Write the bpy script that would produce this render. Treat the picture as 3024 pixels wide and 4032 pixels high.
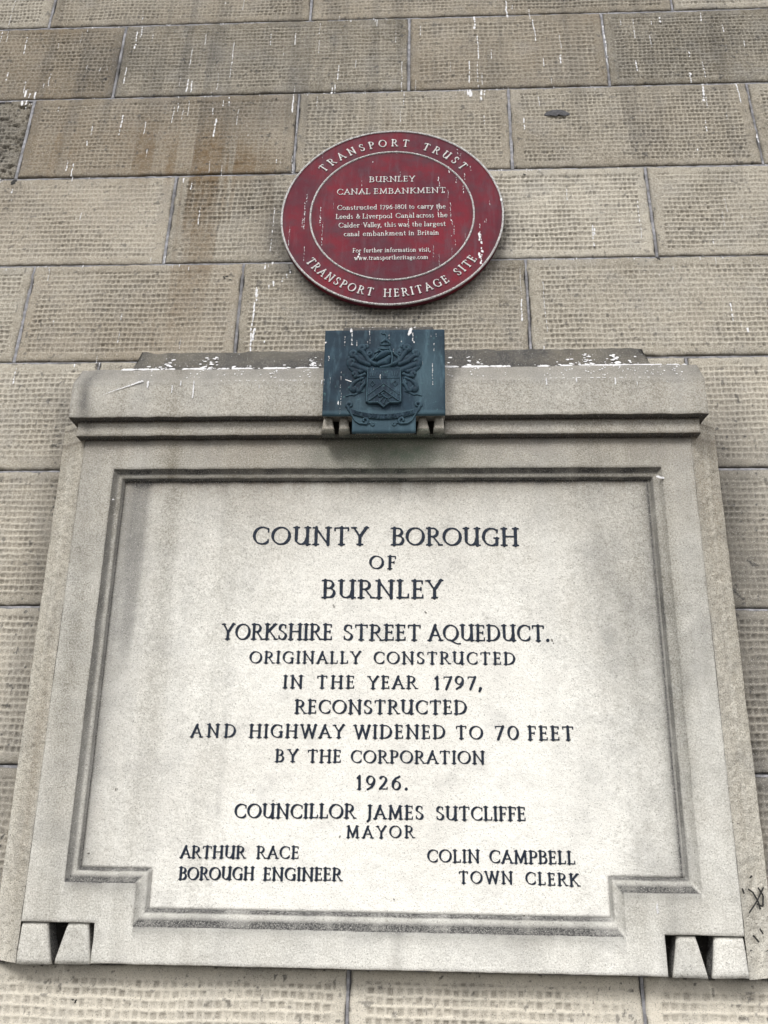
import bpy, math, random
import numpy as np
from mathutils import Matrix, Vector

scene = bpy.context.scene
for o in list(bpy.data.objects):
    bpy.data.objects.remove(o)
C = scene.collection
random.seed(7)
RNG = np.random.default_rng(11)

# ------------------------------------------------------------------ camera
D = 1.86
CAM_POS = (0.0, -D, 1.6)
M = ((0.9989466559, -0.0013661599, -0.0458662430),
     (0.0439842495, 0.3133308777, 0.9486248715),
     (0.0130753368, -0.9496430354, 0.3130609219))
cam_data = bpy.data.cameras.new("camera")
cam_data.sensor_fit = 'HORIZONTAL'
cam_data.sensor_width = 36.0
cam_data.lens = 3352.0 / 3024.0 * 36.0
cam_data.clip_start = 0.02
cam_data.clip_end = 200.0
cam = bpy.data.objects.new("camera", cam_data)
C.objects.link(cam)
mw = Matrix.Identity(4)
for r in range(3):
    mw[r][0] = M[r][0]; mw[r][1] = -M[r][1]; mw[r][2] = -M[r][2]; mw[r][3] = CAM_POS[r]
cam.matrix_world = mw
scene.camera = cam

# ------------------------------------------------------------------ light
SUN_ELEV, SUN_AZ = math.radians(44), math.radians(-30)     # in front of the wall, a little to the left
world = bpy.data.worlds.new("World"); scene.world = world
world.use_nodes = True
wn = world.node_tree; wn.nodes.clear()
sky = wn.nodes.new('ShaderNodeTexSky'); sky.sky_type = 'NISHITA'; sky.sun_disc = False
sky.sun_elevation = SUN_ELEV; sky.sun_rotation = math.pi + SUN_AZ
sky.air_density = 1.0; sky.dust_density = 4.0
hsv = wn.nodes.new('ShaderNodeHueSaturation'); hsv.inputs['Saturation'].default_value = 0.18
bg = wn.nodes.new('ShaderNodeBackground'); bg.inputs['Strength'].default_value = 0.09
wo = wn.nodes.new('ShaderNodeOutputWorld')
wn.links.new(sky.outputs[0], hsv.inputs['Color']); wn.links.new(hsv.outputs[0], bg.inputs['Color'])
wn.links.new(bg.outputs[0], wo.inputs['Surface'])
sd = bpy.data.lights.new("sun", 'SUN'); sd.energy = 2.0; sd.angle = math.radians(20); sd.color = (1.0, 0.975, 0.93)
sun = bpy.data.objects.new("sun", sd); C.objects.link(sun)
dirv = Vector((math.sin(SUN_AZ) * math.cos(SUN_ELEV), -math.cos(SUN_AZ) * math.cos(SUN_ELEV), math.sin(SUN_ELEV)))
sun.rotation_euler = dirv.to_track_quat('Z', 'Y').to_euler(); sun.location = dirv * 12
scene.view_settings.view_transform = 'Standard'; scene.view_settings.look = 'None'
scene.view_settings.gamma = 1.0; scene.view_settings.use_curve_mapping = False
scene.view_settings.exposure = 0.44

# ------------------------------------------------------------------ small helpers
def thing(name, label, cat, loc=(0, 0, 0), group=None):
    o = bpy.data.objects.new(name, None); C.objects.link(o)
    o.empty_display_size = 0.1; o.location = loc
    o['label'] = label; o['category'] = cat
    if group: o['group'] = group
    return o

def link(name, me, mat, parent=None, label=None, kind=None):
    o = bpy.data.objects.new(name, me); C.objects.link(o)
    if mat is not None and not me.materials: me.materials.append(mat)
    if parent is not None:
        o.parent = parent
        o.matrix_parent_inverse = Matrix.Translation(parent.location).inverted()
    if label: o['label'] = label
    if kind: o['kind'] = kind
    return o

def mesh_np(name, V, F, attrs=None, smooth=False):
    """V (n,3); F = array (m,4)/(m,3) or list of tuples"""
    me = bpy.data.meshes.new(name)
    V = np.asarray(V, dtype=np.float32)
    if isinstance(F, np.ndarray):
        m, k = F.shape
        loops = F.astype(np.int32).ravel(); starts = np.arange(m, dtype=np.int32) * k
    else:
        lens = np.array([len(f) for f in F], dtype=np.int32)
        loops = np.array([i for f in F for i in f], dtype=np.int32)
        starts = np.concatenate([[0], np.cumsum(lens)[:-1]]).astype(np.int32)
    me.vertices.add(len(V)); me.vertices.foreach_set('co', V.ravel())
    me.loops.add(len(loops)); me.loops.foreach_set('vertex_index', loops)
    me.polygons.add(len(starts)); me.polygons.foreach_set('loop_start', starts)
    me.update(calc_edges=True)
    if smooth: me.polygons.foreach_set('use_smooth', np.ones(len(starts), dtype=bool))
    for k, a in (attrs or {}).items():
        at = me.attributes.new(k, 'FLOAT', 'POINT'); at.data.foreach_set('value', np.asarray(a, dtype=np.float32).ravel())
    return me

def sstep(a, b, x):
    t = np.clip((x - a) / (b - a), 0, 1); return t * t * (3 - 2 * t)

def _hash(ix, iy, seed):
    h = (ix.astype(np.int64) * 374761393 + iy.astype(np.int64) * 668265263 + seed * 1442695041) & 0xFFFFFFFF
    h = ((h ^ (h >> 13)) * 1274126177) & 0xFFFFFFFF
    return ((h ^ (h >> 16)) & 0xFFFFFF) / float(0xFFFFFF)

def vnoise(x, y, seed=0):
    x = np.asarray(x, float); y = np.asarray(y, float)
    ix = np.floor(x); iy = np.floor(y); fx = x - ix; fy = y - iy
    fx = fx * fx * (3 - 2 * fx); fy = fy * fy * (3 - 2 * fy)
    a = _hash(ix, iy, seed); b = _hash(ix + 1, iy, seed); c = _hash(ix, iy + 1, seed); d = _hash(ix + 1, iy + 1, seed)
    return (a * (1 - fx) + b * fx) * (1 - fy) + (c * (1 - fx) + d * fx) * fy

def fbm(x, y, seed=0, oct=4):
    s = 0; a = 0.5; t = 0
    for i in range(oct):
        s = s + a * vnoise(np.asarray(x) * 2 ** i, np.asarray(y) * 2 ** i, seed + i * 17); t += a; a *= 0.5
    return s / t

def blob(x, y, cx, cy, rx, ry):
    return np.exp(-(((x - cx) / rx) ** 2 + ((y - cy) / ry) ** 2))

# ------------------------------------------------------------------ materials
class NT:
    def __init__(s, name, rough=0.9, spec=0.25):
        s.m = bpy.data.materials.new(name); s.m.use_nodes = True
        s.t = s.m.node_tree; s.b = s.t.nodes['Principled BSDF']
        s.b.inputs['Roughness'].default_value = rough
        s.b.inputs['Specular IOR Level'].default_value = spec
        g = s.t.nodes.new('ShaderNodeNewGeometry'); s.pos = g.outputs['Position']
    def n(s, t): return s.t.nodes.new(t)
    def l(s, a, b): s.t.links.new(a, b)
    def attr(s, k):
        a = s.n('ShaderNodeAttribute'); a.attribute_name = k; return a.outputs['Fac']
    def noise(s, scale, detail=4, rough=0.55, stretch=None, off=0):
        t = s.n('ShaderNodeTexNoise'); t.inputs['Scale'].default_value = scale
        t.inputs['Detail'].default_value = detail; t.inputs['Roughness'].default_value = rough
        mp = s.n('ShaderNodeMapping'); s.l(s.pos, mp.inputs['Vector'])
        mp.inputs['Location'].default_value = (off, off * 0.7, off * 0.3)
        if stretch: mp.inputs['Scale'].default_value = stretch
        s.l(mp.outputs[0], t.inputs['Vector']); return t.outputs['Fac']
    def voro(s, scale):
        t = s.n('ShaderNodeTexVoronoi'); t.inputs['Scale'].default_value = scale
        s.l(s.pos, t.inputs['Vector']); return t.outputs['Distance']
    def math(s, op, a, b=0.0, clamp=False):
        m = s.n('ShaderNodeMath'); m.operation = op; m.use_clamp = clamp
        for i, v in enumerate((a, b)):
            if isinstance(v, (int, float)): m.inputs[i].default_value = v
            else: s.l(v, m.inputs[i])
        return m.outputs[0]
    def rng(s, v, a, b, c=0.0, d=1.0):
        m = s.n('ShaderNodeMapRange'); m.inputs['From Min'].default_value = a; m.inputs['From Max'].default_value = b
        m.inputs['To Min'].default_value = c; m.inputs['To Max'].default_value = d
        s.l(v, m.inputs['Value']); return m.outputs[0]
    def mix(s, f, a, b, mode='MIX'):
        m = s.n('ShaderNodeMix'); m.data_type = 'RGBA'; m.blend_type = mode; m.clamp_factor = True
        if isinstance(f, (int, float)): m.inputs[0].default_value = f
        else: s.l(f, m.inputs[0])
        for i, v in ((6, a), (7, b)):
            if isinstance(v, tuple): m.inputs[i].default_value = (*v, 1)
            else: s.l(v, m.inputs[i])
        return m.outputs[2]
    def col(s, c): s.l(c, s.b.inputs['Base Color'])
    def bump(s, hs, strength=1.0):
        prev = None
        for h, dist in hs:
            b = s.n('ShaderNodeBump'); b.inputs['Distance'].default_value = dist
            b.inputs['Strength'].default_value = strength
            s.l(h, b.inputs['Height'])
            if prev is not None: s.l(prev, b.inputs['Normal'])
            prev = b.outputs['Normal']
        s.l(prev, s.b.inputs['Normal'])

def stone_mat(name, dark, pale, grain=1.0, bumpd=0.0012, pitcol=(0.105, 0.092, 0.075)):
    k = NT(name, 0.92, 0.2)
    tone = k.attr('tone')
    n1 = k.noise(7, 5, 0.6); n2 = k.noise(45, 4, 0.6, off=3); n3 = k.noise(260, 3, 0.75, off=5)
    t = k.math('ADD', tone, k.math('MULTIPLY', k.math('SUBTRACT', n1, 0.5), 0.35))
    t = k.math('ADD', t, k.math('MULTIPLY', k.math('SUBTRACT', n2, 0.5), 0.40))
    t = k.math('ADD', t, k.math('MULTIPLY', k.math('SUBTRACT', n3, 0.5), 1.4 * grain), clamp=True)
    c = k.mix(t, dark, pale)
    hue = k.noise(11, 3, 0.6, off=21)
    c = k.mix(k.rng(hue, 0.5, 0.75, 0, 0.10), c, (0.34, 0.28, 0.21))
    c = k.mix(k.rng(hue, 0.5, 0.28, 0, 0.28), c, (0.30, 0.30, 0.30))
    w = k.math('MULTIPLY', k.attr('warm'), k.rng(n2, 0.3, 0.6, 0.55, 1.0))
    c = k.mix(w, c, (0.17, 0.118, 0.066))
    c = k.mix(k.math('MULTIPLY', k.attr('pit'), 0.60), c, pitcol)
    g = k.math('MULTIPLY', k.attr('grime_shade'), k.rng(n3, 0.32, 0.62, 0.6, 1.15), clamp=True)  # dirt, and shade painted into the same mask
    c = k.mix(g, c, (0.048, 0.048, 0.050))
    c = k.mix(k.math('MULTIPLY', k.attr('green'), k.rng(n2, 0.3, 0.65, 0.3, 1.0)), c, (0.13, 0.20, 0.145))
    # mineral speckle: dark grains and bright quartz
    sp = k.noise(430, 2, 0.6, off=9)
    c = k.mix(k.rng(sp, 0.58, 0.70, 0, 0.70 * grain), c, (0.09, 0.085, 0.08))
    c = k.mix(k.rng(sp, 0.40, 0.30, 0, 0.55 * grain), c, (0.72, 0.70, 0.66))
    k.col(c)
    k.bump([(n3, bumpd), (n2, bumpd * 2.2), (sp, bumpd * 0.6)])
    return k.m

MAT_WALL = stone_mat("wall_sandstone", (0.122, 0.106, 0.078), (0.71, 0.665, 0.575))
MAT_TAB = stone_mat("tablet_sandstone", (0.19, 0.178, 0.145), (0.89, 0.88, 0.835), 0.95, 0.0011)
MAT_ROUGH = stone_mat("rough_hewn_sandstone", (0.24, 0.205, 0.15), (0.80, 0.77, 0.69), 1.3, 0.003)

def mortar_mat():
    k = NT("mortar", 0.9, 0.2)
    n = k.noise(60, 4, 0.6); s = k.noise(500, 2, 0.6, off=2); b = k.noise(9, 3, 0.5, off=7)
    c = k.mix(k.rng(n, 0.3, 0.7), (0.17, 0.17, 0.185), (0.42, 0.42, 0.45))
    c = k.mix(k.rng(b, 0.45, 0.7, 0, 0.75), c, (0.075, 0.07, 0.065))
    c = k.mix(k.rng(s, 0.55, 0.75, 0, 0.5), c, (0.06, 0.06, 0.06))
    k.col(c); k.bump([(n, 0.004), (s, 0.001)]); return k.m
MAT_MORTAR = mortar_mat()

def ink_mat():
    k = NT("letter_paint", 0.7, 0.3)
    n = k.noise(160, 4, 0.6); s = k.noise(700, 2, 0.6, off=4)
    c = k.mix(k.rng(n, 0.3, 0.7), (0.006, 0.010, 0.019), (0.016, 0.027, 0.050))
    c = k.mix(k.rng(s, 0.64, 0.74, 0, 0.5), c, (0.20, 0.20, 0.20))
    c = k.mix(k.rng(n, 0.60, 0.72, 0, 0.35), c, (0.16, 0.16, 0.17))
    k.col(c); k.bump([(s, 0.0006)]); return k.m
MAT_INK = ink_mat()

def red_mat():
    k = NT("weathered_red_paint", 0.7, 0.15)
    n = k.noise(5, 5, 0.6); d = k.noise(26, 4, 0.6, off=3); v = k.noise(1.0, 5, 0.65, stretch=(60, 60, 9), off=2)
    s = k.noise(500, 2, 0.6, off=8)
    c = k.mix(k.rng(n, 0.42, 0.60), (0.105, 0.018, 0.031), (0.175, 0.017, 0.030))
    c = k.mix(k.rng(d, 0.45, 0.70, 0, 0.65), c, (0.085, 0.040, 0.054))
    c = k.mix(k.rng(v, 0.50, 0.72, 0, 0.40), c, (0.125, 0.080, 0.098))
    c = k.mix(k.rng(v, 0.73, 0.76, 0, 0.85), c, (0.55, 0.52, 0.53))
    c = k.mix(k.math('MULTIPLY', k.attr('grime_shade'), 0.8), c, (0.055, 0.03, 0.035))
    c = k.mix(k.rng(s, 0.62, 0.74, 0, 0.5), c, (0.07, 0.04, 0.045))
    k.col(c); k.bump([(d, 0.0006), (s, 0.0003)]); return k.m
MAT_RED = red_mat()

def silver_mat(name, chip):
    k = NT(name, 0.55, 0.4)
    n = k.noise(120, 4, 0.7); s = k.noise(420, 3, 0.7, off=3)
    c = k.mix(k.rng(n, 0.3, 0.7), (0.34, 0.33, 0.33), (0.72, 0.72, 0.71))
    c = k.mix(k.rng(s, chip, chip + 0.08, 0, 0.95), c, (0.06, 0.045, 0.05))
    k.col(c); k.bump([(s, 0.0004)]); return k.m
MAT_SILVER = silver_mat("chipped_white_paint", 0.50)
MAT_LETTER = silver_mat("raised_letter_paint", 0.64)

def bronze_mat():
    k = NT("patinated_bronze", 0.62, 0.18)
    k.b.inputs['Metallic'].default_value = 0.0
    n = k.noise(9, 5, 0.65); v = k.noise(1.0, 5, 0.7, stretch=(70, 70, 14), off=5); f = k.noise(90, 4, 0.7, off=2)
    s = k.noise(420, 2, 0.6, off=6)
    c = k.mix(k.rng(n, 0.32, 0.68), (0.007, 0.016, 0.029), (0.022, 0.052, 0.080))
    c = k.mix(k.rng(v, 0.52, 0.70, 0, 0.65), c, (0.075, 0.135, 0.175))
    c = k.mix(k.rng(f, 0.62, 0.8, 0, 0.7), c, (0.11, 0.24, 0.24))
    c = k.mix(k.rng(k.math('ADD', v, k.math('MULTIPLY', f, 0.25)), 0.86, 0.9, 0, 0.8), c, (0.45, 0.52, 0.55))
    c = k.mix(k.math('MULTIPLY', k.attr('pit'), 0.8), c, (0.010, 0.017, 0.026))
    c = k.mix(k.math('MULTIPLY', k.attr('pale'), 0.62), c, (0.085, 0.150, 0.185))
    k.col(c); k.bump([(f, 0.0006), (s, 0.0003)]); return k.m
MAT_BRONZE = bronze_mat()

def plain(name, a, b, scale=80, rough=0.8, bd=0.001):
    k = NT(name, rough, 0.25)
    n = k.noise(scale, 4, 0.65); s = k.noise(scale * 6, 2, 0.6, off=4)
    c = k.mix(k.rng(n, 0.3, 0.7), a, b); k.col(c); k.bump([(n, bd), (s, bd * 0.4)]); return k.m
MAT_DROP = plain("dried_bird_lime", (0.58, 0.58, 0.60), (0.86, 0.86, 0.88), 160, 0.85, 0.0008)
MAT_LEAD = plain("dark_cement", (0.05, 0.05, 0.055), (0.13, 0.13, 0.14), 120, 0.8, 0.003)
MAT_GAP_SHADE = plain("black_recess_shade", (0.012, 0.012, 0.011), (0.035, 0.032, 0.028), 120, 0.95, 0.003)  # near-black colour standing in for deep shade in the openings
MAT_MARK = plain("black_marker", (0.015, 0.015, 0.015), (0.05, 0.05, 0.048), 300, 0.8, 0.0003)
MAT_TWIG = plain("dry_debris", (0.05, 0.045, 0.04), (0.20, 0.19, 0.17), 200, 0.9, 0.001)
MAT_PAVE = plain("pavement_flags", (0.16, 0.155, 0.145), (0.30, 0.29, 0.27), 6, 0.9, 0.004)

# ------------------------------------------------------------------ roman lettering
NIB = math.radians(22)
def arc(cx, cy, rx, ry, a0, a1, n=22):
    return [(cx + rx * math.cos(math.radians(a0 + (a1 - a0) * i / n)), cy + ry * math.sin(math.radians(a0 + (a1 - a0) * i / n))) for i in range(n + 1)]
def S(*p): return ('s', list(p))          # pen stroke
def H(x, y, w=0.13): return ('h', [(x - w, y), (x + w, y)])   # serif
def V_(x, y, dy): return ('h', [(x, y), (x, y + dy)])
def stem(x, y0=0, y1=1, b=True, t=True, w=0.13):
    r = [('s', [(x, y0), (x, y1)])]
    if b: r.append(H(x, y0 + 0.015, w))
    if t: r.append(H(x, y1 - 0.015, w))
    return r
G = {
 'A': (0.82, [S((0.10, 0), (0.43, 0.98)), S((0.38, 0.98), (0.74, 0)), S((0.2, 0.33), (0.62, 0.33)), H(0.10, 0.015, 0.11), H(0.74, 0.015, 0.12)]),
 'B': (0.66, stem(0.16) + [S((0.16, 0.98), *arc(0.32, 0.76, 0.20, 0.22, 90, -90), (0.16, 0.54)), S((0.16, 0.54), *arc(0.34, 0.28, 0.24, 0.26, 90, -90), (0.16, 0.02))]),
 'C': (0.80, [S(*arc(0.47, 0.5, 0.38, 0.49, 52, 308, 34)), V_(0.74, 0.72, 0.2), V_(0.74, 0.09, 0.17)]),
 'D': (0.84, stem(0.16) + [S((0.16, 0.98), *arc(0.34, 0.5, 0.40, 0.48, 90, -90, 30), (0.16, 0.02))]),
 'E': (0.60, stem(0.16) + [S((0.16, 0.975), (0.50, 0.975)), S((0.16, 0.52), (0.44, 0.52)), S((0.16, 0.025), (0.53, 0.025)), V_(0.50, 0.82, 0.15), V_(0.44, 0.44, 0.16), V_(0.53, 0.02, 0.17)]),
 'F': (0.56, stem(0.16) + [S((0.16, 0.975), (0.50, 0.975)), S((0.16, 0.50), (0.42, 0.50)), V_(0.50, 0.80, 0.17), V_(0.42, 0.42, 0.16)]),
 'G': (0.86, [S(*arc(0.47, 0.5, 0.38, 0.49, 52, 300, 34)), V_(0.74, 0.74, 0.18), ('s', [(0.72, 0.06), (0.72, 0.42)]), H(0.70, 0.43, 0.11)]),
 'H': (0.86, stem(0.16) + stem(0.70) + [S((0.16, 0.52), (0.70, 0.52))]),
 'I': (0.32, stem(0.16)),
 'J': (0.38, [S((0.22, 1), (0.22, 0.12), (0.18, -0.08), (0.08, -0.2)), H(0.22, 0.985)]),
 'K': (0.76, stem(0.16) + [S((0.62, 0.98), (0.2, 0.47)), S((0.30, 0.56), (0.70, 0.0)), H(0.62, 0.985, 0.10), H(0.70, 0.015, 0.10)]),
 'L': (0.60, stem(0.16) + [S((0.16, 0.025), (0.54, 0.025)), V_(0.54, 0.02, 0.2)]),
 'M': (1.0, [S((0.16, 0), (0.20, 1)), S((0.20, 0.98), (0.50, 0.10)), S((0.50, 0.10), (0.80, 0.98)), ('s', [(0.80, 1), (0.86, 0)]), H(0.16, 0.015, 0.11), H(0.86, 0.015, 0.12), H(0.15, 0.985, 0.08), H(0.85, 0.985, 0.08)]),
 'N': (0.88, [S((0.16, 0), (0.16, 1)), S((0.14, 0.98), (0.72, 0.02)), S((0.72, 0.0), (0.72, 1)), H(0.16, 0.015), H(0.10, 0.985, 0.09), H(0.72, 0.985)]),
 'O': (0.92, [S(*arc(0.46, 0.5, 0.39, 0.49, 0, 360, 44))]),
 'P': (0.62, stem(0.16) + [S((0.16, 0.98), *arc(0.33, 0.73, 0.22, 0.25, 90, -90), (0.16, 0.48))]),
 'Q': (0.94, [S(*arc(0.46, 0.5, 0.39, 0.49, 0, 360, 44)), S((0.40, 0.06), (0.62, -0.10), (0.86, -0.2), (1.0, -0.18))]),
 'R': (0.74, stem(0.16) + [S((0.16, 0.98), *arc(0.33, 0.74, 0.21, 0.24, 90, -90), (0.16, 0.50)), S((0.34, 0.50), (0.66, 0.0)), H(0.68, 0.015, 0.09)]),
 'S': (0.58, [S(*arc(0.30, 0.74, 0.19, 0.24, 40, 200, 18), (0.20, 0.58), (0.38, 0.45), *arc(0.28, 0.26, 0.21, 0.24, 20, -150, 20)), V_(0.46, 0.76, 0.18), V_(0.09, 0.06, 0.2)]),
 'T': (0.76, stem(0.38, t=False) + [S((0.07, 0.975), (0.69, 0.975)), V_(0.07, 0.82, 0.15), V_(0.69, 0.82, 0.15)]),
 'U': (0.84, [S((0.16, 1), (0.16, 0.34), *arc(0.40, 0.30, 0.24, 0.28, 190, 350, 20), (0.66, 0.40)), ('s', [(0.68, 1), (0.68, 0)]), H(0.16, 0.985), H(0.68, 0.985), H(0.73, 0.015, 0.08)]),
 'V': (0.80, [S((0.10, 1), (0.42, 0)), S((0.42, 0), (0.70, 1)), H(0.10, 0.985, 0.11), H(0.72, 0.985, 0.10)]),
 'W': (1.12, [S((0.10, 1), (0.36, 0)), S((0.36, 0), (0.58, 0.95)), S((0.56, 1), (0.82, 0)), S((0.82, 0), (1.02, 1)), H(0.10, 0.985, 0.10), H(0.56, 0.985, 0.10), H(1.02, 0.985, 0.09)]),
 'Y': (0.78, [S((0.10, 1), (0.39, 0.46)), S((0.68, 1), (0.39, 0.46)), ('s', [(0.39, 0.5), (0.39, 0)]), H(0.39, 0.015), H(0.10, 0.985, 0.10), H(0.69, 0.985, 0.09)]),
 '0': (0.74, [S(*arc(0.37, 0.5, 0.29, 0.49, 0, 360, 40))]),
 '1': (0.40, [('s', [(0.20, 0), (0.20, 1)]), H(0.20, 0.015, 0.11), S((0.08, 0.86), (0.2, 0.97))]),
 '2': (0.62, [S(*arc(0.28, 0.72, 0.20, 0.26, 150, -20, 20), (0.30, 0.32), (0.08, 0.04)), S((0.08, 0.04), (0.55, 0.04)), V_(0.55, 0.03, 0.12)]),
 '6': (0.66, [S(*arc(0.33, 0.32, 0.23, 0.31, 0, 360, 34)), S((0.10, 0.34), (0.13, 0.6), (0.28, 0.84), (0.52, 1.0))]),
 '7': (0.62, [S((0.08, 0.97), (0.56, 0.97)), S((0.56, 0.97), (0.24, 0.0)), V_(0.08, 0.84, 0.14)]),
 '8': (0.62, [S(*arc(0.31, 0.75, 0.18, 0.23, 0, 360, 30)), S(*arc(0.31, 0.27, 0.23, 0.26, 0, 360, 30))]),
 '9': (0.66, [S(*arc(0.33, 0.68, 0.23, 0.31, 0, 360, 34)), S((0.56, 0.66), (0.53, 0.4), (0.38, 0.16), (0.14, 0.0))]),
 '.': (0.26, [('s', [(0.12, 0.04), (0.121, 0.041)])]),
 ',': (0.26, [('s', [(0.12, 0.04), (0.121, 0.041)]), S((0.14, 0.03), (0.06, -0.16))]),
 '-': (0.36, [('h', [(0.06, 0.34), (0.30, 0.34)])]),
 '&': (0.84, [S((0.76, 0.5), (0.60, 0.2), (0.40, 0.02), (0.22, 0.04), (0.10, 0.2), (0.16, 0.4), (0.40, 0.6), (0.46, 0.8), (0.34, 0.97), (0.22, 0.88), (0.24, 0.66), (0.46, 0.34), (0.80, 0.0))]),
}
XH = 0.62
def lo(*s): return list(s)
LOW = {
 'a': (0.52, [S(*arc(0.25, XH - 0.17, 0.16, 0.16, 150, 0, 14), (0.41, 0.0)), S((0.41, 0.36), (0.22, 0.32), *arc(0.22, 0.16, 0.14, 0.15, 100, 300, 16), (0.41, 0.14)), H(0.45, 0.02, 0.05)]),
 'b': (0.60, [S((0.14, 1), (0.14, 0.0)), S(*arc(0.31, 0.30, 0.21, 0.31, 150, -150, 30)), H(0.10, 0.985, 0.07)]),
 'c': (0.50, [S(*arc(0.29, 0.30, 0.21, 0.31, 48, 315, 26))]),
 'd': (0.62, [('s', [(0.46, 1), (0.46, 0.0)]), S(*arc(0.28, 0.30, 0.20, 0.31, 30, 330, 30)), H(0.42, 0.985, 0.06), H(0.51, 0.02, 0.05)]),
 'e': (0.54, [S(*arc(0.28, 0.30, 0.21, 0.31, 10, 315, 28)), ('h', [(0.10, 0.34), (0.47, 0.34)])]),
 'f': (0.38, [S(*arc(0.31, 0.82, 0.14, 0.17, 60, 180, 12), (0.17, 0)), ('h', [(0.05, XH - 0.03), (0.33, XH - 0.03)]), H(0.17, 0.015, 0.10)]),
 'g': (0.56, [S(*arc(0.25, 0.40, 0.16, 0.21, 0, 360, 24)), S((0.14, 0.22), (0.12, 0.06), (0.30, 0.02), (0.44, -0.08), (0.40, -0.24), (0.22, -0.29), (0.08, -0.2), (0.12, -0.04), (0.24, 0.02)), ('h', [(0.36, 0.56), (0.50, 0.60)])]),
 'h': (0.62, [('s', [(0.14, 1), (0.14, 0)]), S((0.14, 0.42), *arc(0.31, 0.42, 0.15, 0.18, 140, 0, 14), (0.46, 0)), H(0.14, 0.015, 0.10), H(0.46, 0.015, 0.10), H(0.10, 0.985, 0.06)]),
 'i': (0.30, [('s', [(0.15, XH), (0.15, 0)]), ('s', [(0.15, 0.86), (0.151, 0.861)]), H(0.15, 0.015, 0.11), H(0.11, XH - 0.015, 0.07)]),
 'k': (0.60, [('s', [(0.14, 1), (0.14, 0)]), S((0.44, XH), (0.16, 0.3)), S((0.24, 0.36), (0.52, 0.0)), H(0.14, 0.015, 0.10), H(0.44, XH, 0.09), H(0.52, 0.015, 0.08), H(0.10, 0.985, 0.06)]),
 'l': (0.30, [('s', [(0.15, 1), (0.15, 0)]), H(0.15, 0.015, 0.11), H(0.11, 0.985, 0.07)]),
 'm': (0.92, [('s', [(0.14, XH), (0.14, 0)]), S((0.14, 0.42), *arc(0.29, 0.42, 0.15, 0.18, 140, 0, 14), (0.44, 0)), S((0.44, 0.42), *arc(0.61, 0.42, 0.15, 0.18, 140, 0, 14), (0.76, 0)), H(0.14, 0.015, 0.09), H(0.44, 0.015, 0.09), H(0.77, 0.015, 0.09), H(0.10, XH - 0.02, 0.06)]),
 'n': (0.62, [('s', [(0.14, XH), (0.14, 0)]), S((0.14, 0.42), *arc(0.31, 0.42, 0.15, 0.18, 140, 0, 14), (0.46, 0)), H(0.14, 0.015, 0.10), H(0.46, 0.015, 0.10), H(0.10, XH - 0.02, 0.06)]),
 'o': (0.58, [S(*arc(0.29, 0.30, 0.22, 0.31, 0, 360, 32))]),
 'p': (0.60, [('s', [(0.14, XH), (0.14, -0.3)]), S(*arc(0.31, 0.30, 0.21, 0.31, 150, -150, 30)), H(0.14, -0.29, 0.10), H(0.10, XH - 0.02, 0.06)]),
 'r': (0.44, [('s', [(0.14, XH), (0.14, 0)]), S((0.14, 0.42), (0.24, 0.56), (0.36, 0.58)), ('s', [(0.36, 0.56), (0.361, 0.56)]), H(0.14, 0.015, 0.10), H(0.10, XH - 0.02, 0.06)]),
 's': (0.44, [S(*arc(0.22, 0.45, 0.13, 0.15, 40, 200, 12), (0.15, 0.36), (0.27, 0.28), *arc(0.21, 0.15, 0.14, 0.15, 20, -150, 12))]),
 't': (0.40, [S((0.17, 0.82), (0.17, 0.14), (0.22, 0.02), (0.34, 0.06)), ('h', [(0.04, XH - 0.03), (0.34, XH - 0.03)])]),
 'u': (0.62, [S((0.14, XH), (0.14, 0.2), *arc(0.28, 0.17, 0.14, 0.17, 180, 330, 12)), ('s', [(0.46, XH), (0.46, 0)]), H(0.10, XH - 0.02, 0.06), H(0.42, XH - 0.02, 0.06), H(0.51, 0.02, 0.05)]),
 'v': (0.56, [S((0.10, XH), (0.29, 0)), S((0.29, 0), (0.46, XH)), H(0.10, XH - 0.015, 0.09), H(0.46, XH - 0.015, 0.08)]),
 'w': (0.80, [S((0.10, XH), (0.27, 0)), S((0.27, 0), (0.40, 0.56)), S((0.38, XH), (0.55, 0)), S((0.55, 0), (0.70, XH)), H(0.10, XH - 0.015, 0.08), H(0.38, XH - 0.015, 0.08), H(0.70, XH - 0.015, 0.07)]),
 'y': (0.56, [S((0.10, XH), (0.30, 0)), S((0.47, XH), (0.30, 0.02), (0.20, -0.22), (0.08, -0.28)), H(0.10, XH - 0.015, 0.09), H(0.47, XH - 0.015, 0.08)]),
}
G.update(LOW)

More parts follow.
